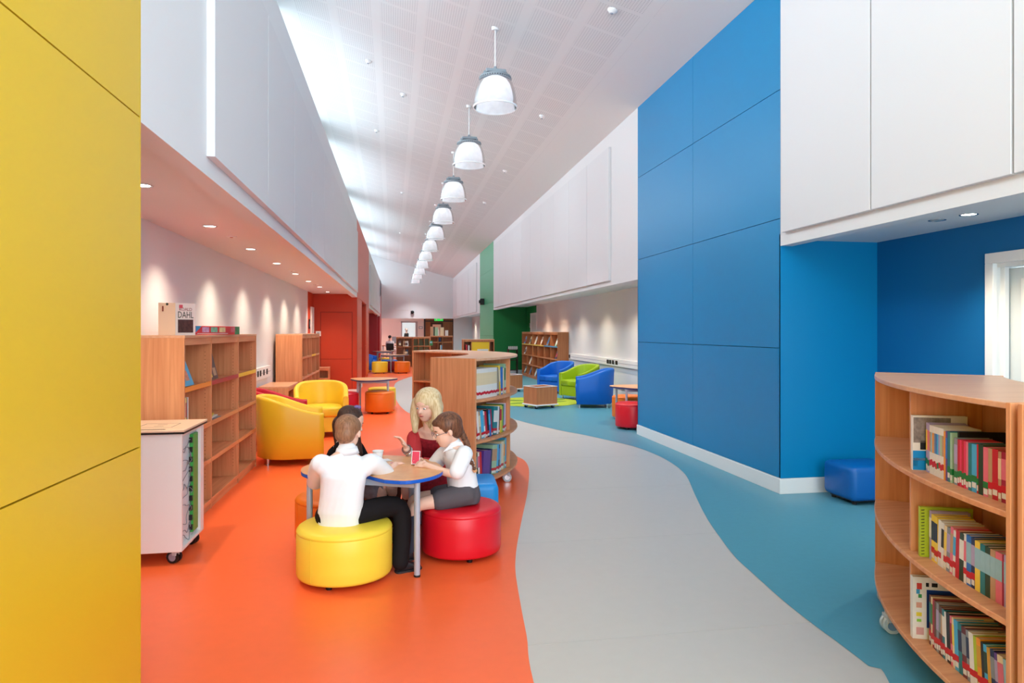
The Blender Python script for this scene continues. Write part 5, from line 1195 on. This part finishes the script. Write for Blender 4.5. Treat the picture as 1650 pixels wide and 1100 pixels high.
# ---------------------------------------------------------------- boy in the white shirt, seen from behind
def boy():
    k = .80
    t = thing('person', 'boy in a white short-sleeved shirt and black trousers, seen from behind', 'person', (-.285, 4.28, 0))
    pel = P(549, 826, 4.14); che = P(553, 770, 4.13); nek = P(559, 727, 4.20)
    r0 = Vector((.96, -.28, 0)); r1 = Vector((.95, .20, 0)).normalized()
    sL, sR = P(516, 748, 4.12), P(600, 746, 4.22)
    eL, eR = P(509, 772, 4.34), P(622, 764, 4.36)
    wL, wR = P(592, 752, 4.62), P(637, 748, 4.55)
    hL, hR = P(528, 830, 4.16), P(573, 829, 4.15)
    kL, kR = P(572, 806, 4.50), P(643, 819, 4.33)
    aL, aR = P(585, 884, 4.56), P(645, 902, 4.25)
    hc = P(561, 697, 4.24); f, r, u = frame((.30, .93, -.30)); hh = .215
    b = MB(); head_skin(b, hc, f, r, u, hh); limb(b, [nek - Vector((0, 0, .03)), nek + Vector((0, 0, .02)), hc - u * .06 - f * .015], [.045, .042, .045])
    loft(b, torso_rings(pel, che, nek, r0, r1, .105, .098, .112, .125, .08, .072, .075))
    for (s, e, w) in ((sL, eL, wL), (sR, eR, wR)): limb(b, [s, e, w], [.036, .029, .021])
    for (h_, kn, an) in ((hL, kL, aL), (hR, kR, aR)): limb(b, [h_, kn, an], [.058, .043, .03])
    hand(b, wR, (P(652, 744, 4.64) - wR), (0, 0, -1), (-.5, .6, 0), .78, .55); hand(b, wL, (P(612, 744, 4.68) - wL), (.5, .2, -.8), (0, .2, 1), .78, .7)
    fuse('body', b, SKIN_A, t, .0055, 5)
    s = MB(); loft(s, torso_rings(pel, che, nek - Vector((0, 0, .012)), r0, r1, (.132), .126, .132, .138, .108, .10, .092, .004, .10))
    for (a, e, q) in ((sL, eL, 1.1), (sR, eR, 1.0)): limb(s, [a.lerp(che, .25), a, a.lerp(e, q)], [.062, .060, .057])
    limb(s, [nek - Vector((0, 0, .04)), nek + Vector((0, 0, .004))], [.07, .062])
    fuse('shirt', s, SHIRT, t, .007, 5)
    c = MB(); a = (hc - nek).normalized(); cf, cr, cu = frame(Vector((.3, .93, 0)), a)
    cc = nek + Vector((0, 0, .012)); V = []
    ring = []
    for i in range(24):
        an = 2 * PI * i / 24; ring.append(cc - t.location + cr * .062 * math.cos(an) + cf * .060 * math.sin(an))
    lo = [p - Vector((0, 0, .028)) + (p - cc + t.location).normalized() * .014 for p in ring]; hi = [p + Vector((0, 0, .014)) for p in ring]; ii = [p + Vector((0, 0, .012)) - (p - cc + t.location).normalized() * .006 for p in ring]; il = [p - Vector((0, 0, .02)) - (p - cc + t.location).normalized() * .004 for p in ring]
    VV = lo + hi + ii + il; n = 24
    c.add(VV, [(q * n + i, q * n + (i + 1) % n, ((q + 1) % 4) * n + (i + 1) % n, ((q + 1) % 4) * n + i) for q in range(4) for i in range(n)], None, True); c.build('collar', SHIRT, t)
    tr = MB(); loft(tr, [(pel - Vector((0, 0, .055)), r0, Vector((.28, .96, 0)), .10, .09), (pel, r0, Vector((.28, .96, 0)), .104, .09), (pel + Vector((0, 0, .03)), r0, Vector((.28, .96, 0)), .112, .092)])
    for (h_, kn, an) in ((hL, kL, aL), (hR, kR, aR)): limb(tr, [h_.lerp(pel, .3), h_, kn, an + Vector((0, 0, -.012))], [.068, .072, .062, .052])
    fuse('trousers', tr, TROU, t, .007, 5)
    hr = MB(); ell(hr, hc + u * hh * .16 - f * hh * .08, r, u, f, hh * .37, hh * .375, hh * .445); ell(hr, hc - u * hh * .06 - f * hh * .22, r, u, f, hh * .30, hh * .30, hh * .27)
    fuse('hair', hr, H_BOY, t, .006, 5)
    face_parts(t, hc, f, r, u, hh, BROWN_EYE, H_BOY, LIPM)
    shoe(t, (aR.x - .01, aR.y, 0), (aR.x + .125, aR.y + .055, 0), .95, SHOEM); shoe(t, (aL.x, aL.y, 0), (aL.x + .06, aL.y + .13, 0), .95, SHOEM)
    return wL, wR
BOY_W = boy()

# ---------------------------------------------------------------- girl with the braid in profile
def girl():
    t = thing('person', 'girl with a brown braid, glasses, white shirt and grey shorts, in profile', 'person', (.46, 4.60, 0))
    pel = P(747, 792, 4.60); che = P(741, 748, 4.58); nek = P(731, 716, 4.56)
    f0 = Vector((-.98, -.12, 0)); r0 = Vector((-.12, .98, 0)); r1 = Vector((-.3, .95, 0)).normalized()
    sL, sR = P(748, 732, 4.44), P(716, 731, 4.68)
    eL, eR = P(735, 763, 4.36), P(697, 752, 4.74)
    wL, wR = P(686, 749, 4.47), P(682, 746, 4.62)
    hL, hR = P(748, 796, 4.53), P(744, 793, 4.67)
    kL, kR = P(672, 815, 4.46), P(668, 806, 4.62)
    aL, aR = P(660, 880, 4.49), P(663, 876, 4.66)
    hc = P(719, 693, 4.53); f, r, u = frame((-.93, -.20, -.28)); hh = .222
    b = MB(); head_skin(b, hc, f, r, u, hh); limb(b, [nek - Vector((0, 0, .03)), nek + Vector((0, 0, .015)), hc - u * .06 - f * .02], [.042, .04, .043])
    loft(b, torso_rings(pel, che, nek, r0, r1, .095, .085, .098, .11, .075, .066, .068))
    for (s, e, w) in ((sL, eL, wL), (sR, eR, wR)): limb(b, [s, e, w], [.034, .029, .0205])
    for (h_, kn, an) in ((hL, kL, aL), (hR, kR, aR)): limb(b, [h_, h_.lerp(kn, .5), kn, kn.lerp(an, .35), an], [.058, .052, .040, .037, .026])
    hand(b, wL, (P(664, 745, 4.52) - wL), (0, .5, -.5), (0, .3, 1), .78, .75); hand(b, wR, (P(664, 741, 4.58) - wR), (0, -.6, -.3), (0, 0, 1), .78, .75)
    fuse('body', b, SKIN_A, t, .0055, 5)
    s = MB(); loft(s, torso_rings(pel, che, nek - Vector((0, 0, .012)), r0, r1, .112, .108, .116, .12, .098, .094, .086, .004, .03))
    for (a, e, q) in ((sL, eL, .88), (sR, eR, .8)): limb(s, [a.lerp(che, .3), a, a.lerp(e, q)], [.055, .056, .053])
    limb(s, [nek - Vector((0, 0, .04)), nek + Vector((0, 0, .002))], [.066, .056])
    fuse('shirt', s, SHIRT, t, .007, 5)
    c = MB()
    for sg in (-1, 1):
        q = nek - t.location + Vector((0, 0, .012)); c.add([q + f0 * .062 + r0 * sg * .004 - Vector((0, 0, .03)), q + f0 * .03 + r0 * sg * .055, q - f0 * .045 + r0 * sg * .05 + Vector((0, 0, .012)), q - f0 * .06 + r0 * sg * .055 - Vector((0, 0, .016)), q + f0 * .03 + r0 * sg * .075 - Vector((0, 0, .03)), q + f0 * .08 + r0 * sg * .03 - Vector((0, 0, .055))], [(0, 1, 2, 3, 4, 5)])
    co = c.build('collar', SHIRT, t); so = co.modifiers.new('thick', 'SOLIDIFY'); so.thickness = .004
    sh = MB(); loft(sh, [(pel - Vector((0, 0, .065)), r0, f0, .12, .105), (pel - Vector((0, 0, .02)), r0, f0, .125, .115), (pel + Vector((0, 0, .05)), r0, f0, .115, .10)])
    for (h_, kn) in ((hL, kL), (hR, kR)): limb(sh, [h_.lerp(pel, .4), h_, h_.lerp(kn, .50)], [.078, .078, .072])
    fuse('shorts', sh, GREYC, t, .007, 5)
    sk = MB()
    for (kn, an) in ((kL, aL), (kR, aR)):
        m_ = MB(); limb(m_, [kn.lerp(an, .22), kn.lerp(an, .4), an - Vector((0, 0, .02))], [.0425, .0425, .034]); fuse('sock', m_, SOCK, t, .006, 3)
    shoe(t, (aL.x + .01, aL.y, 0), (aL.x - .115, aL.y - .03, 0), .85, SHOEM); shoe(t, (aR.x + .01, aR.y, 0), (aR.x - .115, aR.y - .02, 0), .85, SHOEM)
    hr = MB(); ell(hr, hc + u * hh * .15 - f * hh * .10, r, u, f, hh * .385, hh * .39, hh * .45); ell(hr, hc - u * hh * .05 - f * hh * .26, r, u, f, hh * .33, hh * .30, hh * .26)
    ell(hr, hc + u * hh * .30 + f * hh * .16, r, u, f, hh * .27, hh * .13, hh * .2)
    H = fuse('hair', hr, H_GIRL, t, .006, 5)
    br = MB(); p0 = hc - f * hh * .42 - u * hh * .18; p1 = P(756, 735, 4.5); p2 = P(765, 757, 4.5)
    path = catmull([tuple(p0), tuple(p0.lerp(p1, .5) + Vector((.015, 0, -.005))), tuple(p1), tuple(p2)], 5)
    for i, q in enumerate(path):
        br.sphere(Vector(q) + Vector((0, .012 if i % 2 else -.012, 0)), (.026 - .0008 * i, .022 - .0007 * i, .024 - .0007 * i), 10, 7)
    fuse('braid', br, H_GIRL, t, .005, 2)
    m_ = MB(); m_.cyl(Vector(path[-1]) - t.location - Vector((.006, 0, -.01)), Vector(path[-1]) - t.location + Vector((.006, 0, -.012)), .016, .013); m_.build('hair_tie', mat('peach_tie', rgb(226, 168, 120), .6), t)
    face_parts(t, hc, f, r, u, hh, BROWN_EYE, H_GIRL, LIPM)
    g = MB()
    for sg in (-1, 1):
        cpt = hc - t.location + f * hh * .40 + r * sg * hh * .135 - u * hh * .005
        g.tube([cpt + r * hh * .10 * math.cos(a) + u * hh * .075 * math.sin(a) for a in [2 * PI * q / 14 for q in range(15)]], .0016, 5, caps=False)
        g.tube([cpt + r * sg * hh * .10, hc - t.location + f * hh * .1 + r * sg * hh * .345 + u * hh * .01, hc - t.location - f * hh * .06 + r * sg * hh * .36], .0016, 5)
    g.tube([hc - t.location + f * hh * .40 + r * hh * q for q in (-.035, 0, .035)], .0016, 5); g.build('glasses', mat('glasses_frame', rgb(110, 100, 110), .3), t)
    return wL, wR
GIRL_W = girl()

# ---------------------------------------------------------------- blonde woman in the red dress
def woman():
    t = thing('person', 'woman with long blonde hair in a dark red patterned dress and cardigan', 'person', (.40, 5.36, 0))
    pel = P(703, 766, 5.32); che = P(694, 720, 5.22); nek = P(692, 690, 5.15)
    f0 = Vector((-.62, -.78, 0)).normalized(); r0 = Vector((-.78, .62, 0)).normalized(); r1 = r0
    # her right is on the viewer's left
    sR, sL = P(668, 706, 5.18), P(717, 709, 5.12)
    eR, eL = P(668, 742, 5.02), P(716, 748, 4.98)
    wR, wL = P(655, 723, 4.88), P(672, 745, 4.83)
    hR, hL = P(690, 770, 5.33), P(716, 770, 5.25)
    kR, kL = P(637, 776, 5.02), P(662, 779, 4.93)
    aR, aL = P(630, 848, 5.20), P(652, 868, 4.96)
    hc = P(688, 653, 5.10); f, r, u = frame((-.60, -.78, -.20)); hh = .238
    b = MB(); head_skin(b, hc, f, r, u, hh); limb(b, [nek - Vector((0, 0, .04)), nek + Vector((0, 0, .02)), hc - u * .07 - f * .02], [.052, .048, .05])
    loft(b, torso_rings(pel, che, nek, r0, r1, .145, .115, .125, .14, .105, .085, .088))
    for (s, e, w) in ((sR, eR, wR), (sL, eL, wL)): limb(b, [s, e, w], [.043, .036, .025])
    for (h_, kn, an) in ((hL, kL, aL), (hR, kR, aR)): limb(b, [h_, kn, kn.lerp(an, .3), an], [.075, .053, .05, .034])
    hand(b, wR, (P(643, 700, 4.86) - wR), (-.8, -.3, -.3), (.3, -.6, .6), .95, .55); hand(b, wL, (P(640, 744, 4.74) - wL), (0, 0, -1), (0, .6, .1), .95, .3)
    fuse('body', b, SKIN_B, t, .006, 5)
    DR = mat('red_patterned_dress', rgb(140, 28, 40), .8, .2, var=.75, vscale=45); CD = mat('red_cardigan', rgb(196, 62, 66), .9, .1, bump=.25, bscale=70)
    d = MB(); loft(d, torso_rings(pel, che, nek - Vector((0, 0, .03)), r0, r1, .162, .132, .142, .146, .122, .105, .108, .0, .05, False))
    for (h_, kn) in ((hL, kL), (hR, kR)): limb(d, [h_.lerp(pel, .4), h_, h_.lerp(kn, .72)], [.10, .098, .088])
    limb(d, [hL.lerp(hR, .5), kL.lerp(kR, .5).lerp(hL, .35)], [.095, .085])
    fuse('dress', d, DR, t, .008, 5)
    for (s, e, w, q) in ((sR, eR, wR, .35), (sL, eL, wL, .72)):
        c = MB(); limb(c, [s.lerp(che, .22), s, e, e.lerp(w, q)], [.062, .060, .052, .042]); fuse('sleeve', c, CD, t, .007, 5)
    for (kn, an) in ((kL, aL), (kR, aR)):
        m_ = MB(); limb(m_, [kn.lerp(hL, .12), kn, kn.lerp(an, .3), an - Vector((0, 0, .02))], [.058, .056, .053, .037]); fuse('stocking', m_, mat('brown_tights', rgb(96, 56, 46), .7), t, .007, 4)
    shoe(t, (aL.x, aL.y, 0), (aL.x - .12, aL.y - .10, 0), 1.1, SHOEM); shoe(t, (aR.x + .02, aR.y, 0), (aR.x - .12, aR.y - .09, 0), 1.1, SHOEM)
    hr = MB(); ell(hr, hc + u * hh * .16 - f * hh * .10, r, u, f, hh * .42, hh * .40, hh * .47); ell(hr, hc - u * hh * .1 - f * hh * .22, r, u, f, hh * .42, hh * .40, hh * .32)
    q = hc - u * hh * .3 - f * hh * .22; limb(hr, [q, q - Vector((0, 0, .10)) - f * .02, q - Vector((0, 0, .2)) - f * .02], [.085, .08, .05])
    for sg, L in ((1, .21), (-1, .19)):
        a0 = hc + u * hh * .12 + r * sg * hh * .36 + f * hh * .03; limb(hr, [a0, a0 - Vector((0, 0, .09)) + r * sg * .012, a0 - Vector((0, 0, L)) + f * .025 - r * sg * .005], [.036, .04, .022])
    fuse('hair', hr, H_BLON, t, .006, 6)
    face_parts(t, hc, f, r, u, hh, mat('iris_blue', rgb(80, 110, 130), .3), H_BLON, LIPR)
    dirw = (wR - eR).normalized()
    for i, q in enumerate((.0, .028)):
        a, r_, u_ = frame(dirw, (0, 1, .2)); cpt = wR - t.location - dirw * q
        MB().tube([cpt + r_ * .031 * math.cos(x) + u_ * .031 * math.sin(x) for x in [2 * PI * j / 16 for j in range(17)]], .0055, 7, caps=False).build('bracelet', CHROME if i else mat('dark_bead', rgb(120, 84, 80), .3), t)
    return wR, wL
WOM_W = woman()

# ---------------------------------------------------------------- dark-haired girl behind the boy
def girl2():
    t = thing('person', 'girl with long dark hair and a black cardigan, half hidden behind the boy', 'person', (-.42, 5.06, 0))
    pel = P(543, 782, 5.0); che = P(549, 738, 4.98); nek = P(556, 708, 4.98)
    f0 = Vector((.94, -.30, 0)).normalized(); r0 = Vector((-.30, -.94, 0)).normalized()
    sR, sL = P(551, 722, 4.86), P(574, 720, 5.08)
    eR, eL = P(572, 752, 4.83), P(592, 748, 5.08)
    wR, wL = P(603, 743, 4.88), P(612, 740, 5.0)
    hR, hL = P(548, 788, 4.93), P(552, 784, 5.08)
    kR, kL = P(608, 792, 4.88), P(612, 788, 5.04)
    aR, aL = P(606, 856, 4.95), P(610, 850, 5.1)
    hc = P(566, 680, 4.98); f, r, u = frame((.86, -.36, -.36)); hh = .218
    b = MB(); head_skin(b, hc, f, r, u, hh); limb(b, [nek - Vector((0, 0, .03)), nek + Vector((0, 0, .015)), hc - u * .06 - f * .02], [.042, .04, .043])
    loft(b, torso_rings(pel, che, nek, r0, r0, .095, .085, .098, .11, .075, .066, .068))
    for (s, e, w) in ((sL, eL, wL), (sR, eR, wR)): limb(b, [s, e, w], [.034, .029, .0205])
    for (h_, kn, an) in ((hL, kL, aL), (hR, kR, aR)): limb(b, [h_, kn, kn.lerp(an, .35), an], [.056, .040, .037, .026])
    hand(b, wR, (.9, .1, -.1), (0, 0, -1), (0, .7, .2), .78, .5); hand(b, wL, (.9, -.2, -.1), (0, 0, -1), (0, -.7, .2), .78, .5)
    fuse('body', b, SKIN_A, t, .0055, 5)
    s = MB(); loft(s, torso_rings(pel, che, nek - Vector((0, 0, .01)), r0, r0, .108, .10, .110, .115, .09, .085, .08, .0, .03)); limb(s, [nek - Vector((0, 0, .03)), nek + Vector((0, 0, .0))], [.06, .052]); fuse('shirt', s, SHIRT, t, .007, 4)
    c = MB(); loft(c, [(x[0] - f0 * .018, x[1], x[2], x[3], x[4]) for x in torso_rings(pel, che, nek - Vector((0, 0, .03)), r0, r0, .118, .11, .12, .122, .088, .084, .078, .004, .03, False)])
    for (a, e, w) in ((sL, eL, wL), (sR, eR, wR)): limb(c, [a.lerp(che, .3), a, e, e.lerp(w, .7)], [.054, .052, .044, .034])
    fuse('cardigan', c, mat('black_knit', rgb(24, 22, 26), .9, .1), t, .007, 4)
    sk = MB(); loft(sk, [(pel - Vector((0, 0, .055)), r0, f0, .118, .10), (pel + Vector((0, 0, .03)), r0, f0, .11, .095)])
    for (h_, kn) in ((hL, kL), (hR, kR)): limb(sk, [h_, h_.lerp(kn, .85)], [.075, .07])
    limb(sk, [hL.lerp(hR, .5), kL.lerp(kR, .5).lerp(hL, .12)], [.07, .068]); fuse('skirt', sk, mat('grey_check_cloth', rgb(150, 142, 150), .85, .1, var=.5, vscale=30), t, .008, 4)
    for (kn, an) in ((kL, aL), (kR, aR)):
        m_ = MB(); limb(m_, [kn.lerp(an, .2), kn.lerp(an, .4), an - Vector((0, 0, .02))], [.042, .042, .034]); fuse('sock', m_, mat('black_tights', rgb(28, 26, 30), .8), t, .007, 3)
    shoe(t, (aL.x - .01, aL.y, 0), (aL.x + .12, aL.y - .03, 0), .85, SHOEM); shoe(t, (aR.x - .01, aR.y, 0), (aR.x + .12, aR.y - .02, 0), .85, SHOEM)
    hr = MB(); ell(hr, hc + u * hh * .15 - f * hh * .10, r, u, f, hh * .385, hh * .39, hh * .45); ell(hr, hc - u * hh * .08 - f * hh * .22, r, u, f, hh * .36, hh * .34, hh * .28)
    for sg in (1, -1):
        a0 = hc - u * hh * .1 + r * sg * hh * .32 - f * hh * .04; limb(hr, [a0, a0 - Vector((0, 0, .09)), a0 - Vector((0, 0, .2)) + f * .05], [.05, .052, .028])
    q = hc - f * hh * .3 - u * hh * .2; limb(hr, [q, q - Vector((0, 0, .2))], [.07, .045])
    fuse('hair', hr, H_DARK, t, .006, 5)
    p = P(575, 655, 4.93) - t.location; MB().sphere(p, (.02, .012, .012), 12, 8).sphere(p + Vector((.018, 0, -.004)), (.014, .01, .012), 10, 7).build('hair_clip', mat('purple_clip', rgb(120, 104, 160), .4), t)
    face_parts(t, hc, f, r, u, hh, BROWN_EYE, H_DARK, LIPM)
girl2()

# ---------------------------------------------------------------- two small far figures
def bust(label, loc, f, skin, hair, top, standing=False):
    t = thing('person', label, 'person', loc); L = Vector(loc); f, r, u = frame(f); hc = L + Vector((0, 0, 1.18))
    b = MB(); head_skin(b, hc, f, r, u, .22); limb(b, [L + Vector((0, 0, .95)), hc - u * .08], [.055, .052]); loft(b, torso_rings(L + Vector((0, 0, .5)), L + Vector((0, 0, .78)), L + Vector((0, 0, 1.02)), r, r, .15, .13, .15, .17, .1, .09, .1)); fuse('body', b, skin, t, .012, 3)
    s = MB(); loft(s, torso_rings(L + Vector((0, 0, .5)), L + Vector((0, 0, .78)), L + Vector((0, 0, 1.0)), r, r, .18, .16, .17, .19, .13, .12, .12))
    for sg in (-1, 1):
        a = L + Vector((0, 0, .93)) + r * .18 * sg; limb(s, [a, a - Vector((0, 0, .24)) + r * .04 * sg, a - Vector((0, 0, .26)) + f * .24], [.065, .055, .04])
        if standing: limb(s, [L + Vector((0, 0, .5)) + r * .09 * sg, L + Vector((0, 0, .06)) + r * .1 * sg + f * .02, Vector((L.x, L.y, .05)) + r * .1 * sg], [.095, .075, .05])
        else: limb(s, [L + Vector((0, 0, .5)) + r * .09 * sg, L + Vector((0, 0, .5)) + r * .1 * sg + f * .4, L + Vector((0, 0, .06)) + r * .1 * sg + f * .42], [.09, .07, .05])
    fuse('clothing', s, top, t, .014, 4)
    h_ = MB(); ell(h_, hc + u * .035 - f * .02, r, u, f, .088, .09, .105); fuse('hair', h_, hair, t, .01, 3)
    return t
bust('far child in a white top working at the computer desk', (-.12, 37.7, 0), (.5, .86, 0), SKIN_A, mat('black_hair', rgb(20, 18, 20), .6), SHIRT)
FC = thing('desk_chair', 'far black chair under the child at the computer desk', 'chair', (-.12, 37.6, 0)); MB().box(-.22, -.2, .40, .22, .22, .46, .02, 2).build('seat', BLK, FC); MB().box(-.2, -.24, .5, .2, -.2, .86, .02, 2).build('backrest', BLK, FC)
MB().box(-.02, -.24, .38, .02, -.21, .6).build('back_post', BLK, FC)
for sx in (-.18, .18):
    for sy in (-.18, .18): MB().cyl((sx, sy, 0), (sx * .8, sy * .8, .41), .014).build('leg', BLK, FC)
bust('dark figure standing against the bright far window', (atY(655, 530, 42.9).x, 42.9, .42), (.8, -.4, -.1), mat('grey_skin', rgb(150, 140, 140), .6), mat('grey_hair', rgb(190, 190, 196), .6), mat('dark_jacket', rgb(40, 42, 48), .8), True)

# ---------------------------------------------------------------- playing cards on the table
CPINK = mat('card_pink', rgb(226, 70, 96), .4); CWHT = mat('card_white', rgb(240, 236, 236), .4)
def card(label, M, m, w=.058, h=.088):
    g = bpy.data.objects.new('playing_card', None); COL.objects.link(g); g.matrix_world = M; g.empty_display_size = .02; tag(g, label, 'card', 'playing cards at the blue-edged table')
    MB().box(-w / 2, -h / 2, 0, w / 2, h / 2, .0012).build('card_stock', CWHT, g); MB().box(-w / 2 + .004, -h / 2 + .004, .0012, w / 2 - .004, h / 2 - .004, .0016).build('printed_face', m, g)
def on_table(x, y, a): p = atZ(x, y, TZ + .001); return Matrix.Translation(p) @ Matrix.Rotation(a, 4, 'Z')
card('pink-backed card lying alone near the table middle', on_table(639, 746, .9), CPINK)
card('white card lying beside the pink card', on_table(622, 741, .4), CWHT)
card('white card lying near the boy\'s right hand', on_table(607, 742, 1.3), CWHT)
p = P(670, 737, 4.545); card('pink card held upright by the girl with the braid', Matrix.Translation(p) @ Matrix.Rotation(R(-20), 4, 'Z') @ Matrix.Rotation(R(78), 4, 'X'), CPINK)
p = P(609, 735, 4.70); cu = thing('paper_cup', 'small white paper cup on the table beyond the boy', 'cup', atZ(609, 744, TZ)); MB().lathe([(.001, .003), (.024, .003), (.036, .075), (.034, .075), (.023, .006), (.001, .006)], 24).build('wall', WPLA, cu); MB().lathe([(.034, .073), (.0385, .073), (.0385, .078), (.034, .078)], 24, closed=True).build('rim', WPLA, cu)
